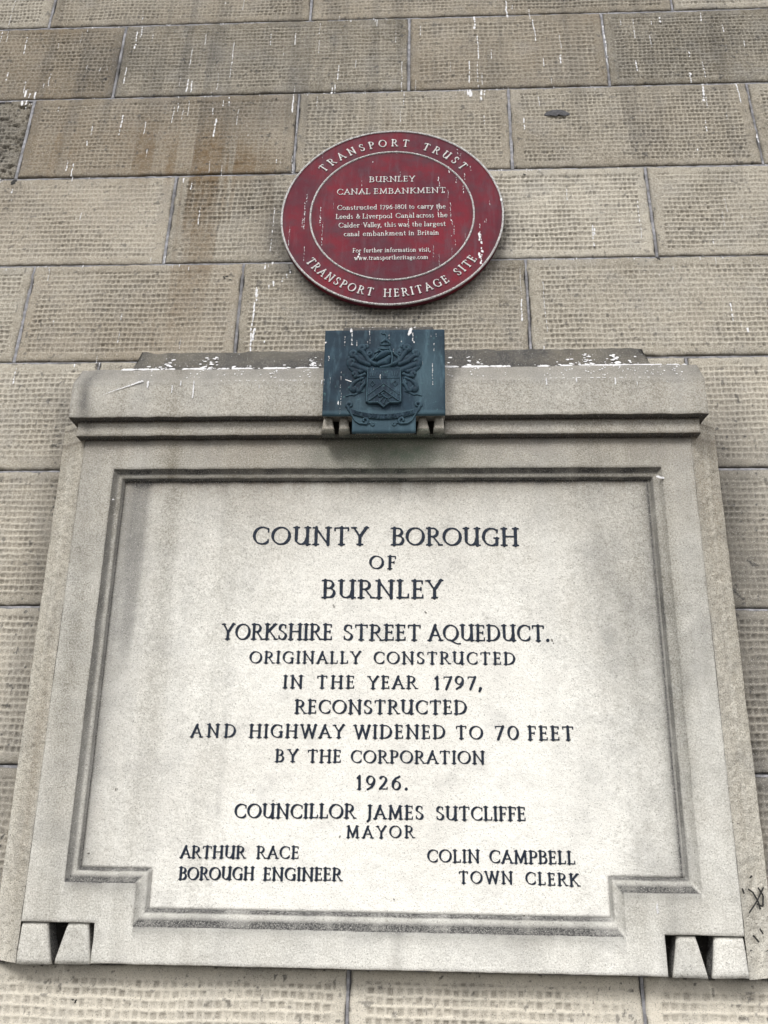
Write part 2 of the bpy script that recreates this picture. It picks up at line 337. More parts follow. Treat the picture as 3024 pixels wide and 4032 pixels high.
def glyph_field(ch, res, thick, thin, xs, seed, wob):
    adv, strokes = G[ch]
    x0, x1, y0, y1 = -0.16, adv * xs + 0.22, -0.40, 1.14
    nx = int((x1 - x0) * res) + 1; ny = int((y1 - y0) * res) + 1
    gx = x0 + np.arange(nx) / res; gy = y0 + np.arange(ny) / res
    X, Y = np.meshgrid(gx, gy)
    wx = X + (fbm(X * 9, Y * 9, seed) - 0.5) * wob; wy = Y + (fbm(X * 9, Y * 9, seed + 50) - 0.5) * wob
    best = np.full(X.shape, 9.0)
    for kind, pts in strokes:
        P = [(p[0] * xs, p[1]) for p in pts]
        for (ax, ay), (bx, by) in zip(P[:-1], P[1:]):
            dx, dy = bx - ax, by - ay; L = math.hypot(dx, dy) + 1e-9
            if kind == 'h': r = thin * 0.5
            elif L < 0.01: r = thick * 0.62
            else:
                a = math.atan2(dy, dx); q = abs(math.sin(a + NIB)); r = max(thin, thick * q) * 0.5
                if abs(dx) < 1e-6: r = thick * 0.5
            t = np.clip(((wx - ax) * dx + (wy - ay) * dy) / (L * L), 0, 1)
            best = np.minimum(best, np.hypot(wx - ax - t * dx, wy - ay - t * dy) - r)
    return gx, gy, best

def field_poly(gx, gy, F, depth):
    """filled outline (marching squares) of F<0 as a front sheet with side walls; returns verts (x,y,d) and faces"""
    V = []; idx = {}; faces = []
    def vid(key, x, y):
        if key not in idx: idx[key] = len(V); V.append((x, y, 0.0))
        return idx[key]
    back = {}
    def bid(i):
        if i not in back: back[i] = len(V); V.append((V[i][0], V[i][1], depth))
        return back[i]
    I = F < 0
    cells = I[:-1, :-1] | I[1:, :-1] | I[:-1, 1:] | I[1:, 1:]
    for j, i in zip(*np.nonzero(cells)):
        cs = [(j, i), (j, i + 1), (j + 1, i + 1), (j + 1, i)]
        poly = []
        for k in range(4):
            a = cs[k]; b = cs[(k + 1) % 4]; fa = F[a]; fb = F[b]
            if fa < 0: poly.append((vid(('p',) + a, gx[a[1]], gy[a[0]]), False))
            if (fa < 0) != (fb < 0):
                t = fa / (fa - fb); key = ('e',) + (a + b if a < b else b + a)
                poly.append((vid(key, gx[a[1]] + t * (gx[b[1]] - gx[a[1]]), gy[a[0]] + t * (gy[b[0]] - gy[a[0]])), True))
        if len(poly) >= 3:
            faces.append([p[0] for p in poly])
            n = len(poly)
            for k in range(n):
                p, q = poly[k], poly[(k + 1) % n]
                if p[1] and q[1]: faces.append([q[0], p[0], bid(p[0]), bid(q[0])])
    return V, faces

GC = {}
def glyph_mesh_data(ch, res, thick, thin, xs, wob, seed=0):
    k = (ch, res, thick, thin, round(xs, 2), wob, seed)
    if k not in GC:
        gx, gy, F = glyph_field(ch, res, thick, thin, xs, seed + ord(ch), wob)
        GC[k] = field_poly(gx, gy, F, 1.0)
    return GC[k]

def layout(word, x0, x1, h):
    """glyph x positions so that the word fills x0..x1; returns xscale and list of pen x (metres)"""
    adv = [G[c][0] for c in word]; n = len(word); W = (x1 - x0) / h
    nat = sum(adv) - 0.10; tr = 0.05
    xs = (W - tr * (n - 1)) / nat; xs = min(max(xs, 0.78), 1.22)
    tr = (W - nat * xs) / max(n - 1, 1)
    if n <= 2: tr = min(tr, 0.25)
    pos = []; x = x0 - 0.05 * h * xs
    for a in adv: pos.append(x); x += (a * xs + tr) * h
    return round(xs, 2), pos

# measured lay-out, metres: word, left, right, baseline left, baseline right, cap height
WORDS = [('COUNTY', -0.3947, -0.1288, 2.1437, 2.1425, 0.0414), ('BOROUGH', -0.0719, 0.217, 2.142, 2.1409, 0.041), ('OF', -0.1213, -0.0603, 2.0852, 2.0853, 0.03), ('BURNLEY', -0.2279, 0.0426, 2.0174, 2.0177, 0.0407), ('YORKSHIRE', -0.4511, -0.204, 1.922, 1.9223, 0.0345), ('STREET', -0.1773, -0.0065, 1.9218, 1.9222, 0.0343), ('AQUEDUCT.', 0.0126, 0.2776, 1.9218, 1.9221, 0.0347), ('ORIGINALLY', -0.3846, -0.1387, 1.8698, 1.8703, 0.0253), ('CONSTRUCTED', -0.1084, 0.2006, 1.87, 1.8704, 0.0257), ('IN', -0.3069, -0.2654, 1.8154, 1.8157, 0.0265), ('THE', -0.2324, -0.1515, 1.816, 1.8161, 0.0265), ('YEAR', -0.1208, -0.0149, 1.8158, 1.8166, 0.0264), ('1797,', 0.0255, 0.1269, 1.8158, 1.8167, 0.0268), ('RECONSTRUCTED', -0.2786, 0.093, 1.7617, 1.763, 0.0282), ('AND', -0.5033, -0.4067, 1.7096, 1.71, 0.0262), ('HIGHWAY', -0.3756, -0.1708, 1.7098, 1.7109, 0.0267), ('WIDENED', -0.1489, 0.0461, 1.7106, 1.7116, 0.0271), ('TO', 0.0704, 0.1261, 1.7113, 1.7114, 0.0264), ('70', 0.1531, 0.2058, 1.7112, 1.7112, 0.0274), ('FEET', 0.2236, 0.3189, 1.7108, 1.7108, 0.0279), ('BY', -0.3161, -0.2658, 1.6599, 1.66, 0.0251), ('THE', -0.2467, -0.1765, 1.6597, 1.66, 0.0251), ('CORPORATION', -0.1537, 0.1287, 1.6597, 1.661, 0.025), ('1926.', -0.1399, -0.0333, 1.6059, 1.6068, 0.0266), ('COUNCILLOR', -0.3965, -0.1434, 1.5462, 1.5483, 0.0272), ('JAMES', -0.1174, -0.0008, 1.5482, 1.5484, 0.0261), ('SUTCLIFFE', 0.0271, 0.2109, 1.5478, 1.5489, 0.026), ('MAYOR', -0.1594, -0.0203, 1.5099, 1.512, 0.0228), ('ARTHUR', -0.5045, -0.3699, 1.4662, 1.4673, 0.0226), ('RACE', -0.345, -0.2583, 1.4677, 1.4686, 0.023), ('BOROUGH', -0.504, -0.3493, 1.4243, 1.4265, 0.0232), ('ENGINEER', -0.3283, -0.1682, 1.4263, 1.4281, 0.0232), ('COLIN', 0.0084, 0.1138, 1.4662, 1.4669, 0.0233), ('CAMPBELL', 0.1355, 0.3078, 1.4668, 1.4672, 0.0237), ('TOWN', 0.0723, 0.1801, 1.4274, 1.4283, 0.022), ('CLERK', 0.2072, 0.3136, 1.4274, 1.4259, 0.0224)]
PTEXT = [('BURNLEY', -0.1564, -0.0228, 2.039, 0.0207) ,('CANAL', -0.2501, -0.1532, 1.9923, 0.0236) ,('EMBANKMENT', -0.1418, 0.0661, 1.9947, 0.0204) ,('Constructed', -0.2468, -0.1295, 1.9364, 0.0174) ,('1796-1801', -0.1226, -0.044, 1.9356, 0.0158) ,('to', -0.0388, -0.0217, 1.9355, 0.0157) ,('carry', -0.0144, 0.033, 1.9356, 0.0105) ,('the', 0.0391, 0.0682, 1.9346, 0.0173) ,('Leeds', -0.25, -0.1978, 1.9044, 0.0172) ,('&', -0.1905, -0.1787, 1.9035, 0.0172) ,('Liverpool', -0.1726, -0.0851, 1.9023, 0.0172) ,('Canal', -0.0774, -0.0216, 1.9021, 0.0171) ,('across', -0.0176, 0.0348, 1.9018, 0.0171) ,('the', 0.0429, 0.0731, 1.9023, 0.0171) ,('Calder', -0.2406, -0.1786, 1.872, 0.017) ,('Valley,', -0.1698, -0.1149, 1.8706, 0.017) ,('this', -0.1092, -0.0738, 1.8706, 0.017) ,('was', -0.0698, -0.0356, 1.8697, 0.017) ,('the', -0.0296, -0.0007, 1.8705, 0.0169) ,('largest', 0.0045, 0.0678, 1.8704, 0.0169) ,('canal', -0.2241, -0.1778, 1.8402, 0.0168) ,('embankment', -0.1697, -0.0454, 1.8393, 0.0168) ,('in', -0.0395, -0.0215, 1.8387, 0.0168) ,('Britain', -0.0143, 0.0483, 1.8387, 0.0168) ,('For', -0.1972, -0.1713, 1.7815, 0.015) ,('further', -0.1662, -0.1117, 1.7806, 0.015) ,('information', -0.1065, -0.0166, 1.7796, 0.015) ,('visit,', -0.0106, 0.0249, 1.7788, 0.0149) ,('www.transportheritage.com', -0.1921, 0.0173, 1.7539, 0.0149) ,]
DROPS = [(-1.397,2.912,0.138,2.4),(-1.411,2.758,0.097,3.8),(-1.392,2.758,0.053,3.0),(-1.321,2.728,0.079,3.7),(-1.309,2.649,0.052,2.2),(-1.341,2.672,0.043,2.2),(-1.354,2.561,0.034,4.4),(-1.287,2.517,0.05,3.6),(-1.211,2.552,0.05,3.6),(-1.225,2.507,0.017,2.8),(-1.095,2.586,0.017,2.8),(-1.06,2.555,0.071,2.8),(-1.05,2.572,0.017,3.5),(-1.201,2.895,0.092,3.1),(-0.942,2.838,0.054,3.7),(-0.934,2.766,0.053,4.4),(-0.948,2.74,0.079,4.4),(-0.961,2.568,0.067,4.2),(-0.893,2.725,0.035,2.2),(-0.795,2.756,0.053,2.9),(-0.766,2.733,0.053,2.1),(-0.714,2.718,0.052,2.1),(-0.617,2.671,0.102,3.5),(-0.617,2.581,0.067,2.7),(-0.631,2.507,0.061,2.7),(-0.752,2.65,0.093,2.8),(-0.752,2.511,0.057,5.4),(-0.738,2.502,0.049,4.0),(-0.497,2.709,0.052,4.2),(-0.416,2.706,0.052,3.5),(-0.779,2.537,0.058,2.0),(-0.656,2.533,0.074,2.0),(-0.942,2.352,0.043,6.0),(-0.944,2.297,0.027,3.9),(-0.867,2.33,0.066,3.9),(-0.783,2.391,0.071,2.6),(-0.773,2.402,0.032,3.3),(-0.754,2.39,0.063,2.6),(-0.647,2.434,0.135,2.6),(-0.644,2.331,0.07,5.1),(-0.611,2.421,0.032,4.6),(-0.629,2.414,0.024,3.9),(-0.739,2.413,0.064,2.0),(-0.576,2.368,0.063,1.9),(-0.659,2.379,0.024,3.3),(-0.406,2.426,0.071,6.5),(-0.405,2.467,0.032,3.9),(-0.388,2.315,0.046,1.9),(-0.396,2.172,0.066,3.6),(-1.158,2.407,0.024,2.7),(-1.034,2.312,0.039,3.3),(-1.041,2.246,0.023,4.6),(-1.101,2.306,0.023,2.0),(-0.846,2.21,0.03,3.2),(-1.089,2.168,0.045,3.9),(-1.069,2.153,0.045,3.9),(-1.066,2.112,0.022,3.2),(-0.731,2.181,0.052,2.5),(-0.647,2.156,0.044,1.8),(-0.608,2.14,0.037,3.1),(-0.443,2.158,0.015,3.0),(-0.494,2.319,0.062,1.9),(-1.251,2.31,0.039,2.7),(-1.261,2.207,0.023,2.7),(-1.279,2.471,0.023,8.5),(-1.262,2.463,0.016,7.0),(-1.245,2.466,0.021,8.4),(-1.283,2.429,0.016,8.4),(-1.268,2.43,0.024,8.4),(-1.253,2.431,0.016,5.6),(-1.208,2.693,0.018,2.2),(-1.135,2.739,0.053,1.5),(-0.564,2.769,0.035,1.4),(-0.451,2.626,0.025,1.4),(-0.601,2.878,0.046,2.2),(-0.665,2.881,0.018,2.9),(-0.407,2.87,0.054,2.9),(0.277,2.841,0.084,5.7),(0.35,2.793,0.052,2.8),(0.359,2.741,0.043,3.5),(0.364,2.697,0.051,3.5),(0.171,2.757,0.043,8.4),(0.178,2.67,0.101,4.1),(0.149,2.558,0.098,4.7),(0.175,2.561,0.13,3.3),(0.188,2.503,0.048,2.6),(0.584,2.706,0.151,5.6),(0.582,2.571,0.065,3.4),(0.439,2.576,0.041,5.4),(0.441,2.668,0.067,2.8),(0.384,2.562,0.033,3.4),(0.116,2.522,0.041,2.6),(0.36,2.481,0.048,2.6),(0.403,2.479,0.032,2.0),(0.358,2.397,0.039,2.6),(-0.006,2.729,0.052,2.1),(-0.021,2.482,0.04,2.6),(-0.065,2.57,0.131,4.0),(-0.058,2.431,0.055,3.2),(-0.13,2.564,0.066,2.7),(-0.268,2.552,0.058,4.0),(-0.285,2.454,0.024,6.5),(-0.277,2.466,0.032,3.9),(-0.33,2.416,0.04,2.6),(-0.336,2.673,0.06,2.1),(-0.337,2.751,0.052,2.1),(-0.242,2.747,0.026,2.8),(-0.087,2.706,0.052,2.1),(-0.213,2.575,0.033,2.0),(-0.126,2.354,0.054,2.5),(-0.069,2.344,0.039,2.5),(0.189,2.325,0.038,2.5),(0.308,2.294,0.03,3.7),(0.149,2.426,0.017,11.6),(0.14,2.428,0.01,9.0),(0.183,2.423,0.032,7.7),(0.194,2.425,0.016,5.2),(0.421,2.028,0.049,2.3),(-0.149,2.757,0.026,2.8),(-0.274,2.788,0.018,2.8),(0.226,2.685,0.043,2.8),(0.222,2.609,0.05,2.7),(0.09,2.556,0.041,2.0),(0.297,2.818,0.018,4.3),(0.682,2.733,0.088,3.3),(0.67,2.552,0.053,6.4),(0.739,2.723,0.016,3.3),(0.768,2.738,0.02,4.7),(0.9,2.757,0.04,4.1),(0.96,2.698,0.032,3.4),(1.018,2.617,0.023,3.3),(0.842,2.577,0.031,5.2),(0.833,2.486,0.045,7.6),(0.863,2.432,0.066,8.8),(0.868,2.374,0.036,3.7),(0.876,2.53,0.068,2.6),(0.965,2.429,0.08,4.4),(0.837,2.433,0.029,3.1),(0.31,2.305,0.036,4.1),(0.854,2.281,0.042,3.6),(0.817,2.171,0.02,4.1),(0.957,2.187,0.041,2.4),(0.998,2.221,0.034,5.5),(0.424,2.027,0.058,2.7),(0.485,1.885,0.08,3.7),(0.489,1.872,0.025,6.4),(0.621,1.977,0.082,3.3),(0.622,1.888,0.05,2.2),(0.87,1.977,0.051,1.7),(0.271,1.742,0.094,2.0),(0.272,1.63,0.074,4.0),(0.333,1.699,0.178,2.0),(0.832,1.604,0.062,4.6),(0.852,1.55,0.017,3.1),(0.866,1.522,0.011,7.1),(0.816,1.828,0.018,3.3),(0.855,1.933,0.056,1.7),(0.693,1.734,0.012,3.1),(0.92,2.314,0.028,1.8),(0.812,1.762,0.024,1.6),(0.323,1.477,0.022,3.8),(0.727,2.66,0.055,3.3),(0.641,2.735,0.024,3.3),(0.437,2.576,0.035,5.1),(0.427,2.728,0.048,2.0),(-0.72,2.09,0.022,7.3),(-0.693,2.071,0.022,4.8),(-0.436,1.969,0.157,2.9),(-0.658,1.978,0.063,2.9),(-1.014,1.965,0.028,2.4),(-0.466,1.68,0.038,7.6),(-0.468,1.63,0.158,5.3),(-0.463,1.538,0.03,9.4),(-0.347,1.653,0.062,2.7),(-0.841,1.598,0.019,2.8),(-1.03,1.576,0.019,5.1),(-1.074,1.756,0.039,2.4),(-1.077,1.665,0.088,2.3),(-1.085,1.552,0.055,1.7),(-1.117,1.665,0.032,1.7),(-0.889,1.459,0.024,2.2),(-0.948,1.43,0.012,5.4),(-1.107,1.42,0.047,4.4),(-0.979,1.78,0.02,2.9),(-0.742,1.799,0.023,3.4),(-0.668,1.761,0.013,2.8),(-0.432,1.507,0.012,4.1),(-0.664,1.516,0.036,1.6),(-0.839,1.537,0.036,2.2),(-0.806,1.884,0.027,1.8),(-0.376,1.743,0.013,4.4),(-0.385,1.73,0.013,4.4),(-0.395,1.718,0.013,4.3),(-0.42,1.699,0.01,5.4),(-0.432,1.689,0.01,4.3),(-0.448,1.757,0.01,6.6),(-0.427,1.767,0.007,7.7),(-0.88,1.435,0.024,4.3),(-1.243,2.063,0.015,5.2)]
RDROPS = [(-0.382, 1.881, 0.072, 0.0029), (-0.342, 1.964, 0.094, 0.0036), (-0.337, 1.996, 0.032, 0.0036), (-0.347, 1.906, 0.031, 0.0029), (-0.335, 1.803, 0.05, 0.0026), (-0.296, 1.952, 0.063, 0.0029), (-0.287, 1.889, 0.082, 0.0029), (-0.294, 1.91, 0.031, 0.0036), (-0.179, 2.046, 0.022, 0.0022), (-0.177, 2.018, 0.027, 0.0044), (-0.17, 2.005, 0.005, 0.0051), (-0.066, 2.081, 0.022, 0.0018), (0.046, 2.053, 0.027, 0.0044), (0.049, 2.037, 0.022, 0.0029), (0.06, 2.007, 0.011, 0.0073), (0.074, 2.002, 0.027, 0.0026), (0.08, 1.954, 0.062, 0.0029), (0.084, 1.891, 0.021, 0.0058), (0.089, 1.871, 0.03, 0.0029), (0.08, 1.835, 0.005, 0.0073), (0.092, 1.82, 0.023, 0.0022), (0.163, 1.874, 0.061, 0.0044), (0.162, 1.839, 0.09, 0.0124), (0.162, 1.779, 0.054, 0.008), (0.181, 1.894, 0.015, 0.0022), (0.193, 1.962, 0.016, 0.0029), (0.177, 1.889, 0.01, 0.0029), (-0.038, 1.93, 0.021, 0.0022), (-0.04, 1.899, 0.031, 0.0033), (0.027, 1.903, 0.01, 0.0022), (0.03, 1.801, 0.04, 0.0018), (0.046, 1.771, 0.039, 0.0015), (0.082, 1.795, 0.03, 0.0015), (-0.173, 1.8, 0.01, 0.0051), (-0.18, 1.785, 0.02, 0.0095), (-0.176, 1.765, 0.01, 0.0036), (0.104, 2.165, 0.022, 0.0029), (0.112, 2.148, 0.011, 0.0051), (0.14, 2.092, 0.014, 0.0051), (0.123, 2.065, 0.022, 0.0029), (0.078, 2.094, 0.027, 0.0044), (0.098, 2.06, 0.027, 0.0051), (0.118, 2.022, 0.032, 0.0029), (-0.148, 2.124, 0.006, 0.0044), (-0.299, 2.154, 0.017, 0.0015), (-0.077, 2.159, 0.011, 0.0015), (-0.175, 1.894, 0.015, 0.0018), (0.222, 1.961, 0.003, 0.0109), (-0.32, 1.699, 0.01, 0.0022), (-0.005, 1.945, 0.01, 0.0018), (0.045, 1.952, 0.031, 0.0029), (-0.259, 1.962, 0.021, 0.0011)]
# ------------------------------------------------------------------ the battered ashlar wall
B = math.radians(5.1)
W0 = np.array([0, 0.05, 1.2702]); WU = np.array([0, math.sin(B), math.cos(B)]); WN = np.array([0, -math.cos(B), math.sin(B)])
def wp(u, v, h=0.0):
    u = np.asarray(u, float); v = np.asarray(v, float); h = np.asarray(h, float) + 0 * u
    return np.stack([u, W0[1] + v * WU[1] + h * WN[1], W0[2] + v * WU[2] + h * WN[2]], -1)

V_LINES = [-1.22, -0.79, -0.375, -0.005, 0.378, 0.748, 1.111, 1.441, 1.771, 2.104, 2.437, 2.770, 3.10, 3.43, 3.78]
JOINTS = {
 0: [-2.3, -1.5, -0.7, 0.2, 0.95, 1.7, 2.2], 1: [-2.3, -1.9, -1.1, -0.3, 0.6, 1.3, 2.2],
 2: [-2.3, -1.62, -1.0, -0.151, 0.431, 1.15, 1.8, 2.2], 3: [-2.3, -1.9, -1.28, -0.3, 0.30, 1.05, 1.75, 2.2],
 4: [-2.3, -1.7, -1.10, -0.5, 0.1, 1.25, 1.75, 2.2], 5: [-2.3, -1.9, -1.26, -0.4, 0.4, 1.10, 1.8, 2.2],
 6: [-2.3, -1.75, -0.881, -0.1, 0.694, 1.35, 2.2], 7: [-2.3, -1.85, -1.12, -0.511, 0.289, 1.18, 1.9, 2.2],
 8: [-2.3, -1.50, -0.744, -0.10, 0.656, 1.40, 2.2], 9: [-2.3, -1.95, -1.242, -0.389, 0.268, 0.999, 1.7, 2.2],
 10: [-2.3, -1.65, -0.990, -0.043, 0.583, 1.30, 2.2], 11: [-2.3, -1.9, -1.257, -0.372, 0.814, 1.45, 2.2],
 12: [-2.3, -1.6, -0.8, 0.1, 0.6, 1.2, 2.2], 13: [-2.3, -1.3, -0.4, 0.4, 1.0, 1.6, 2.2]}
TONE = {(11, -1.257): .27, (11, -.372): .30, (10, -1.65): .20, (10, -.99): .16, (10, -.043): .27, (10, .583): .17,
        (9, -1.242): .26, (9, -.389): .36, (9, .268): .33, (9, .999): .28, (9, -1.95): .16,
        (8, -1.50): .48, (8, -.744): .34, (8, -.10): .58, (8, .656): .44, (7, -1.12): .44, (7, -.511): .28, (7, .289): .42, (7, -1.85): .38}  # block tones, with the wall's light falloff painted in: upper courses darker
WARMTH = {(9, -1.242): .42, (8, -1.50): .26, (7, -1.12): .34, (10, -1.65): .42, (10, -.043): .30, (9, -.389): .20, (11, -.372): .26, (9, .268): .16, (11, -1.257): .22}

wall = thing('stone_wall', 'coursed buff sandstone embankment wall of large pecked blocks behind the plaques and tablet', 'wall', (0, 0.05, 0.0))
STONES = []
def wall_extra(u, v):
    """stone stains plus shade painted round tablet and plaque: (grime, warm, pale)"""
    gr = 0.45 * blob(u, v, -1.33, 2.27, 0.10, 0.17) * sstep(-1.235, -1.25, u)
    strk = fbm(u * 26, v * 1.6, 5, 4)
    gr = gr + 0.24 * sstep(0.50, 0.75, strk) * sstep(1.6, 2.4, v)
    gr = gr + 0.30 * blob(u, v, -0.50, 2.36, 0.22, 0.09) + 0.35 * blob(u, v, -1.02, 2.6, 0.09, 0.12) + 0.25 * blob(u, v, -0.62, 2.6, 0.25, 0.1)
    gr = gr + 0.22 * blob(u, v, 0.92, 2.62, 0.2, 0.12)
    gr = gr + 0.42 * np.exp(-((u + 0.925) / 0.055) ** 2) * sstep(1.42, 1.3, v) * sstep(-0.1, 0.0, v)
    gr = gr + 0.62 * np.exp(-((u - 0.745) / 0.10) ** 2) * sstep(1.42, 1.15, v) * (0.7 + 0.6 * fbm(u * 20, v * 12, 19, 3)) * sstep(-0.05, 0.02, v)  # occlusion shade at both flanks of the tablet, painted along with dirt
    # painted shade with some soiling round the red plaque's lower edge
    r = np.hypot(u + 0.089, v - 1.92)
    gr = gr + 0.55 * np.exp(-((r - 0.335) / 0.04) ** 2) * sstep(0.16, -0.10, (v - 1.92)) * (0.5 + strk)
    gr = gr + 0.40 * np.exp(-((v - 0.0) / 0.03) ** 2) * sstep(0.03, -0.0, v) * sstep(-0.95, -0.8, u) * sstep(0.8, 0.65, u) * (0.6 + 0.8 * strk)  # shadow strip painted just below the tablet
    wm = 0.0 * u
    for cu, cv, ru, rv, a in ((-0.66, 1.98, 0.10, 0.30, .75), (-0.62, 2.14, 0.16, 0.07, .6), (-0.86, 2.20, 0.06, 0.12, .35), (-0.42, 2.0, 0.06, .12, .3), (-0.75, 1.6, 0.05, 0.12, .35), (-1.13, 2.2, .05, .12, .4), (-0.02, 2.32, .2, .06, .25)):
        wm = wm + a * blob(u, v, cu, cv, ru, rv) * sstep(0.42, 0.62, fbm(u * 38, v * 2.2, 9, 3))
    return gr, wm

def make_stone(row, u0, u1, v0, v1, du, dv):
    gu, gv = 0.0046, 0.0036
    a, b, c, d = u0 + gu, u1 - gu, v0 + gv, v1 - gv
    nu = max(2, int((b - a) / du)); nv = max(2, int((d - c) / dv))
    U, V = np.meshgrid(np.linspace(a, b, nu + 1), np.linspace(c, d, nv + 1))
    seed = int(abs(u0 * 977) + row * 131) % 9973
    rs = np.random.default_rng(seed)
    # ragged arrises
    eu = (fbm(V * 34, row * 7.1 + u0 + 0 * V, seed, 3) - .5) * 0.008; ev = (fbm(U * 30, row * 3.3 + 0 * U, seed + 3, 3) - .5) * 0.0062
    sU = (U - a) / (b - a); sV = (V - c) / (d - c)
    U2 = U + eu * np.maximum(0, 1 - np.minimum(U - a, b - U) / 0.01) * np.where(sU < .5, 1, -1)
    V2 = V + ev * np.maximum(0, 1 - np.minimum(V - c, d - V) / 0.01)
    e = np.minimum(np.minimum(U - a, b - U), np.minimum(V - c, d - V))
    h = (fbm(U * 6, V * 6, seed + 1, 3) - .5) * 0.0045 + (rs.random() - .5) * 0.0026
    h = h + (fbm(U * 60, V * 60, seed + 2, 3) - .5) * 0.0014
    h = h - 0.0032 * np.clip(1 - e / (0.006 + 0.004 * fbm(U * 25, V * 25, seed + 4, 2)), 0, 1) ** 1.6
    pu = 0.0128 + rs.random() * 0.0035; pv = 0.0150 + rs.random() * 0.0022
    if row <= 2: pu = 0.0185; pv = 0.0185
    mu, mv = 0.020 + rs.random() * 0.012, 0.018 + rs.random() * 0.008
    ww = 0.010 * (fbm(U * 18, V * 18, seed + 6, 2) - .5)
    inside = sstep(0, 0.004, np.minimum(U - a, b - U) - mu + ww) * sstep(0, 0.004, np.minimum(V - c, d - V) - mv + ww)
    fu = (U - a - mu) / pu + 0.55 * (fbm(U * 9, V * 9, seed + 8, 2) - .5) + 0.12 * (vnoise(U * 60, V * 60, seed + 9) - .5)
    fv = (V - c - mv) / pv + 0.5 * (fbm(U * 7, V * 9, seed + 10, 2) - .5) + 0.12 * (vnoise(U * 60, V * 60, seed + 11) - .5)
    iv = np.floor(fv); fu = fu + 0.5 * (_hash(iv, iv * 0, seed) - .5)
    iu = np.floor(fu); xu = fu - iu; xv = fv - iv
    r1 = _hash(iu, iv, seed + 12); r2 = _hash(iu, iv, seed + 13)
    wu = 0.12 + 0.10 * r2; wv = 0.12 + 0.07 * r1
    p = (0.30 + 0.70 * sstep(wu - .06, wu + .08, np.minimum(xu, 1 - xu))) * sstep(wv - .06, wv + .08, np.minimum(xv, 1 - xv))
    wear = (0.42 if row > 2 else 0.6) + 0.75 * sstep(0.30, 0.64, fbm(U * 6, V * 8, seed + 15, 4))
    hz = rs.random(); deep = 0.75 + 0.5 * rs.random()
    p = p + hz * 0.30 * (sstep(wv - .06, wv + .08, np.minimum(xv, 1 - xv)) - p)
    dep = (0.45 + 0.55 * r1) * wear * inside * deep
    h = h - 0.0036 * p * dep
    chips = sstep(0.70, 0.78, fbm(U * 55, V * 55, seed + 21, 2)); h = h - chips * 0.0012
    if row == 9 and u0 < -1.5:
        rr = fbm(U * 40, V * 40, seed + 30, 4); h = h - 0.008 * sstep(.5, .62, rr)
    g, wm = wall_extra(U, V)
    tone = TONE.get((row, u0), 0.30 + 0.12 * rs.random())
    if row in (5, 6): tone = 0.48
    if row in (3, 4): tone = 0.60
    if row == 2: tone = 0.98  # lower courses paler: brighter light low down put into the tone
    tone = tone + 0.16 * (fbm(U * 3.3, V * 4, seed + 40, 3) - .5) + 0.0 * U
    tone = tone + 0.24 * inside * (1 - p) * (0.5 + 0.5 * wear) - 0.04 * inside * p
    wm = wm + WARMTH.get((row, u0), 0.03 + 0.07 * rs.random()) * (0.5 + fbm(U * 4, V * 4, seed + 41, 3))
    g = g + 0.10 * sstep(0.55, 0.8, fbm(U * 12, V * 3, seed + 44, 3)) + 0.25 * np.clip(1 - e / 0.006, 0, 1)
    g = g + 0.55 * (fbm(U * 90, V * 90, 77, 2) > 0.80) 
    pit = p * np.clip(dep, 0, 1) * (0.45 + 0.55 * r2)
    P = wp(U2, V2, h).reshape(-1, 3)
    idx = np.arange((nu + 1) * (nv + 1)).reshape(nv + 1, nu + 1)
    F = np.stack([idx[:-1, :-1], idx[:-1, 1:], idx[1:, 1:], idx[1:, :-1]], -1).reshape(-1, 4)
    # skirt
    ring = np.concatenate([idx[0, :], idx[1:, -1], idx[-1, -2::-1], idx[-2:0:-1, 0]])
    base = len(P); off = WN * -0.014
    P = np.concatenate([P, P[ring] + off]); m = len(ring); k = np.arange(m); k2 = (k + 1) % m
    SF = np.stack([ring[k2], ring[k], base + k, base + k2], -1)
    F = np.concatenate([F, SF])
    def ext(q): q = np.broadcast_to(q, U.shape).reshape(-1); return np.concatenate([q, q[ring]])
    me = mesh_np('stone', P, F, dict(tone=ext(tone), grime_shade=ext(np.clip(g, 0, .92)), warm=ext(np.clip(wm, 0, 1)), pit=ext(pit), green=ext(0.0)), smooth=True)
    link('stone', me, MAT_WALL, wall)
    STONES.append((u0, u1, v0, v1, a, b, c, d, h))

def half(v):      # visible u range at height v, with a small margin
    return -0.86 - 0.205 * v - 0.05, 0.69 + 0.155 * v + 0.05
for row in range(len(V_LINES) - 1):
    v0, v1 = V_LINES[row], V_LINES[row + 1]
    js = JOINTS[row]
    for u0, u1 in zip(js[:-1], js[1:]):
        lo_, hi_ = half(v1)
        vis = (u1 > lo_ and u0 < hi_ and 2 <= row <= 11)
        hidden = (u0 > -0.87 and u1 < 0.68 and 3 <= row <= 6)
        if hidden: du, dv = 0.03, 0.03
        elif vis: du, dv = 0.0024, 0.0027
        else: du, dv = 0.0052, 0.0058
        if vis and row in (3, 4, 5, 6) and u0 < -0.87 < u1 - 0.2 and False: pass
        make_stone(row, u0, u1, v0, v1, du, dv)

def wall_h(u, v):
    for (u0, u1, v0, v1, a, b, c, d, h) in STONES:
        if u0 <= u < u1 and v0 <= v < v1:
            if a < u < b and c < v < d:
                j = int((v - c) / (d - c) * (h.shape[0] - 1)); i = int((u - a) / (b - a) * (h.shape[1] - 1))
                return float(h[j, i])
            return -0.003
    return 0.0

